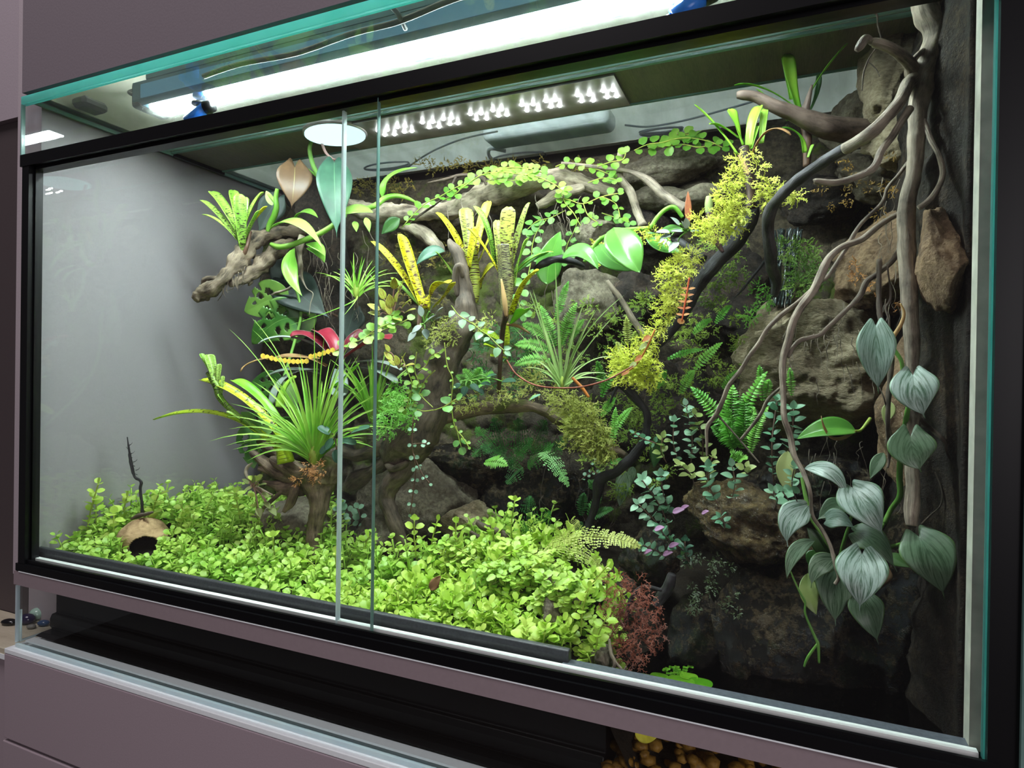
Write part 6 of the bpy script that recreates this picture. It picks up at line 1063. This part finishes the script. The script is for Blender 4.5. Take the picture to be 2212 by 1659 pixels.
def sprig_geo(mb, base, h, lean, rnd, s=1.0, tiers=5):
    top = base+lean*h*.5+V((0, 0, h)); mid = (base+top)/2-lean*h*.1; tube_geo(mb, [(*bez(base, mid, top, q/4), .0008*s) for q in range(5)], 4)
    ph = rnd.uniform(0, 6.28); ax = (top-mid).normalized()
    for i in range(tiers):
        p = bez(base, mid, top, max(.1, 1-i*.20)); ph += 1.57+rnd.uniform(-.25, .25); up = (.95, .55, .28, .12, .0)[i]; L0 = (.0056, .0078, .0090, .0088, .0080)[i]*s
        for k in range(2):
            a = ph+k*math.pi+rnd.uniform(-.2, .2); hd = V((math.cos(a), math.sin(a), 0)); d = (hd+ax*up).normalized(); L = L0*rnd.uniform(.85, 1.15)
            n = (ax-hd*up*.9+V((0, -.22, 0))+V((rnd.uniform(-.2, .2), rnd.uniform(-.2, .2), 0))).normalized()
            st = p+d*L*.22; leaf_geo(mb, st, st+d*L*.5+n*L*.10, st+d*L-n*L*.05, L*.92, 'round', n, 4, 2, .16)
rnd = random.Random(21); PRO = []
for k in range(10):
    mb = MB(); sprig_geo(mb, V((0, 0, 0)), rnd.uniform(.012, .022), V((rnd.uniform(-.8, .8), rnd.uniform(-.8, .8), 0)), rnd)
    me = bpy.data.meshes.new('creeping_sprig'); me.from_pydata([tuple(a) for a in mb.v], [], mb.f); me.polygons.foreach_set('use_smooth', [True]*len(me.polygons))
    l = me.uv_layers.new(name='UVMap'); vi = [0]*len(me.loops); me.loops.foreach_get('vertex_index', vi); l.data.foreach_set('uv', [c for i in vi for c in mb.uv[i]])
    me.materials.append(M_carpet); PRO.append(me)
def inside(x, y):
    back = 0.33 if x < .30 else (.33-.9*(x-.30) if x < .43 else (.20 if x < .50 else (.17+.1*(x-.5) if x < .62 else .26-.8*max(0, x-.74))))
    if (x-.128)**2+((y-.085)/.8)**2 < .020**2*1.0: return False
    q = V((x, y, 0)); 
    if (V((x, y, 0))-V((c0x, c0y, 0))).length < .036: return False
    return .040 < y < back and .016 < x < .885-.1*y
_c = Cc.location; c0x, c0y = _c.x, _c.y
pts = []
tries = 0
while len(pts) < 1150 and tries < 60000:
    tries += 1; x = rnd.uniform(.014, .89); y = rnd.uniform(.030, .34)
    if not inside(x, y): continue
    q = (CAM-V((c0x, c0y, .12))).normalized(); fr = V((x-c0x, y-c0y, 0)); al = fr.dot(V((q.x, q.y, 0)).normalized()); ac = (fr-V((q.x, q.y, 0)).normalized()*al).length
    if 0 < al < .075 and ac < .027: continue                     # keep the shell's doorway open
    gap = .0085 if y < .12 else .0105
    if x > .70 and y > .10: gap = .014
    if all((x-a)**2+(y-b)**2 > gap*gap for a, b, _ in pts[-400:]): pts.append((x, y, gz(x, y)))
pts.sort(key=lambda a: (V(a)-CAM).length)
ST = MB()
for i, (x, y, z) in enumerate(pts):
    sc_ = rnd.uniform(1.05, 1.55); rz = rnd.uniform(0, 6.28)
    hz = rnd.uniform(.7, 1.5)*(1.0+(.35 if y > .12 else 0)); hz *= .6 if y < .055 and x < .5 else 1
    if i < 290:
        o = bpy.data.objects.new('creeping_sprig', PRO[rnd.randrange(10)]); o.location = (x, y, z-.006); o.rotation_euler = (0, 0, rz); o.scale = (sc_, sc_, sc_*hz); link(o)
        tag(o, 'lime round-leaved creeping sprig in the near part of the carpet along the black gutter', 'creeping plant', 'creeping sprigs of the lime carpet')
    else: sprig_geo(ST, V((x, y, z-.006)), rnd.uniform(.012, .022)*sc_*hz, V((rnd.uniform(-.8, .8), rnd.uniform(-.8, .8), 0)), rnd, sc_)
tag(ST.go('creeping_carpet', M_carpetd, org=V((.4, .15, .12))), 'dense carpet of small round lime leaves covering the ground', 'creeping plant', kind='stuff')
TALL = [((185, 1165), (212, 1046), .085, 'tallest creeper shoot at the left end above the carpet', 22), ((212, 1150), (208, 1085), .10, 'shorter creeper shoot beside the tallest left one', 22), ((330, 1120), (342, 1070), .12, 'creeper shoot rising right behind the coconut shell', 22), ((270, 1115), (274, 1074), .12, 'creeper shoot left above the coconut shell', 20),
 ((1105, 1165), (1112, 1082), .16, 'tall upright creeper shoot in front of the dark fern', 17), ((900, 1190), (895, 1125), .15, 'creeper shoot in front of the domed rock', 20), ((930, 1200), (945, 1125), .16, 'second creeper shoot beside the one on the domed rock', 20), ((990, 1190), (985, 1130), .16, 'creeper shoot left of the notched tan rock', 20), ((790, 1180), (800, 1158), .15, 'small creeper shoot between stump foot and door edge', 20),
 ((690, 1215), (640, 1205), .12, 'creeper shoot before the left rock', 24), ((1230, 1330), (1312, 1222), .07, 'long arching creeper runner below the yellow fern', 16), ((1285, 1400), (1312, 1330), .045, 'creeper shoot at the right end of the planted bank', 26), ((1255, 1350), (1272, 1270), .06, 'upright creeper shoot before the red moss', 22), ((1075, 1180), (1060, 1130), .17, 'short creeper shoot beside the weathered wood ends', 18),
 ((520, 1110), (510, 1065), .20, 'thin creeper shoot at the back of the carpet', 18), ((560, 1130), (552, 1040), .16, 'creeper shoot climbing toward the looping twig', 18), ((600, 1250), (590, 1160), .10, 'creeper shoot against the left rock', 20), ((1040, 1230), (1130, 1180), .13, 'creeper stem on the mound right of the tan rock', 20), ((1120, 1260), (1165, 1215), .11, 'creeper stem beneath the yellow fern', 20), ((150, 1190), (160, 1160), .065, 'creeper shoot at the very left corner of the carpet', 24), ((250, 1170), (246, 1110), .09, 'creeper shoot just left of the coconut doorway', 24), ((730, 1230), (725, 1195), .11, 'creeper shoot behind the left door edge', 22)]
for i, (b, c, d, lb, lp) in enumerate(TALL):
    creeper('creeper_shoot', [[(b[0], b[1]+20, d), (b[0]*.6+c[0]*.4-3, b[1]*.6+c[1]*.4, d), (c[0], c[1], d)]], lp*.95, 13, M_carpet, M_cstem, lb, 'creeping plant', 'deco', 1.5, .3, .4, 'round', .85, seed=60+i)
# leafy mound right of the tan rock
for i, (x0, y0, d, lb) in enumerate(((1000, 1215, .16, 'loose creeper tangle left on the mound'), (1080, 1200, .16, 'loose creeper tangle on top of the mound'), (1150, 1240, .13, 'loose creeper tangle on the right slope of the mound'), (1080, 1270, .12, 'loose creeper tangle at the foot of the mound'), (1200, 1290, .09, 'sparse creeper tangle before the brown branch'))):
    r2 = random.Random(90+i); creeper('creeper_tangle', [[(x0+r2.uniform(-55, 55), y0+r2.uniform(-15, 35), d+r2.uniform(-.02, .02)) for _ in range(1)]+[(x0+r2.uniform(-60, 60), y0+r2.uniform(-50, 25), d+r2.uniform(-.02, .01)) for _ in range(2)] for _ in range(12)], 17, 9, M_carpetd, M_cstem, lb, 'creeping plant', 'opp', 1.2, .3, .5, 'round', .85, seed=90+i)

lf('fallen_leaf', M_dry, (930, 1275, .055), (952, 1244, .06), 22, None, 'small brown fallen leaf lying on the lime carpet right of the door edges', 'ovate', k=.6, wave=.05)
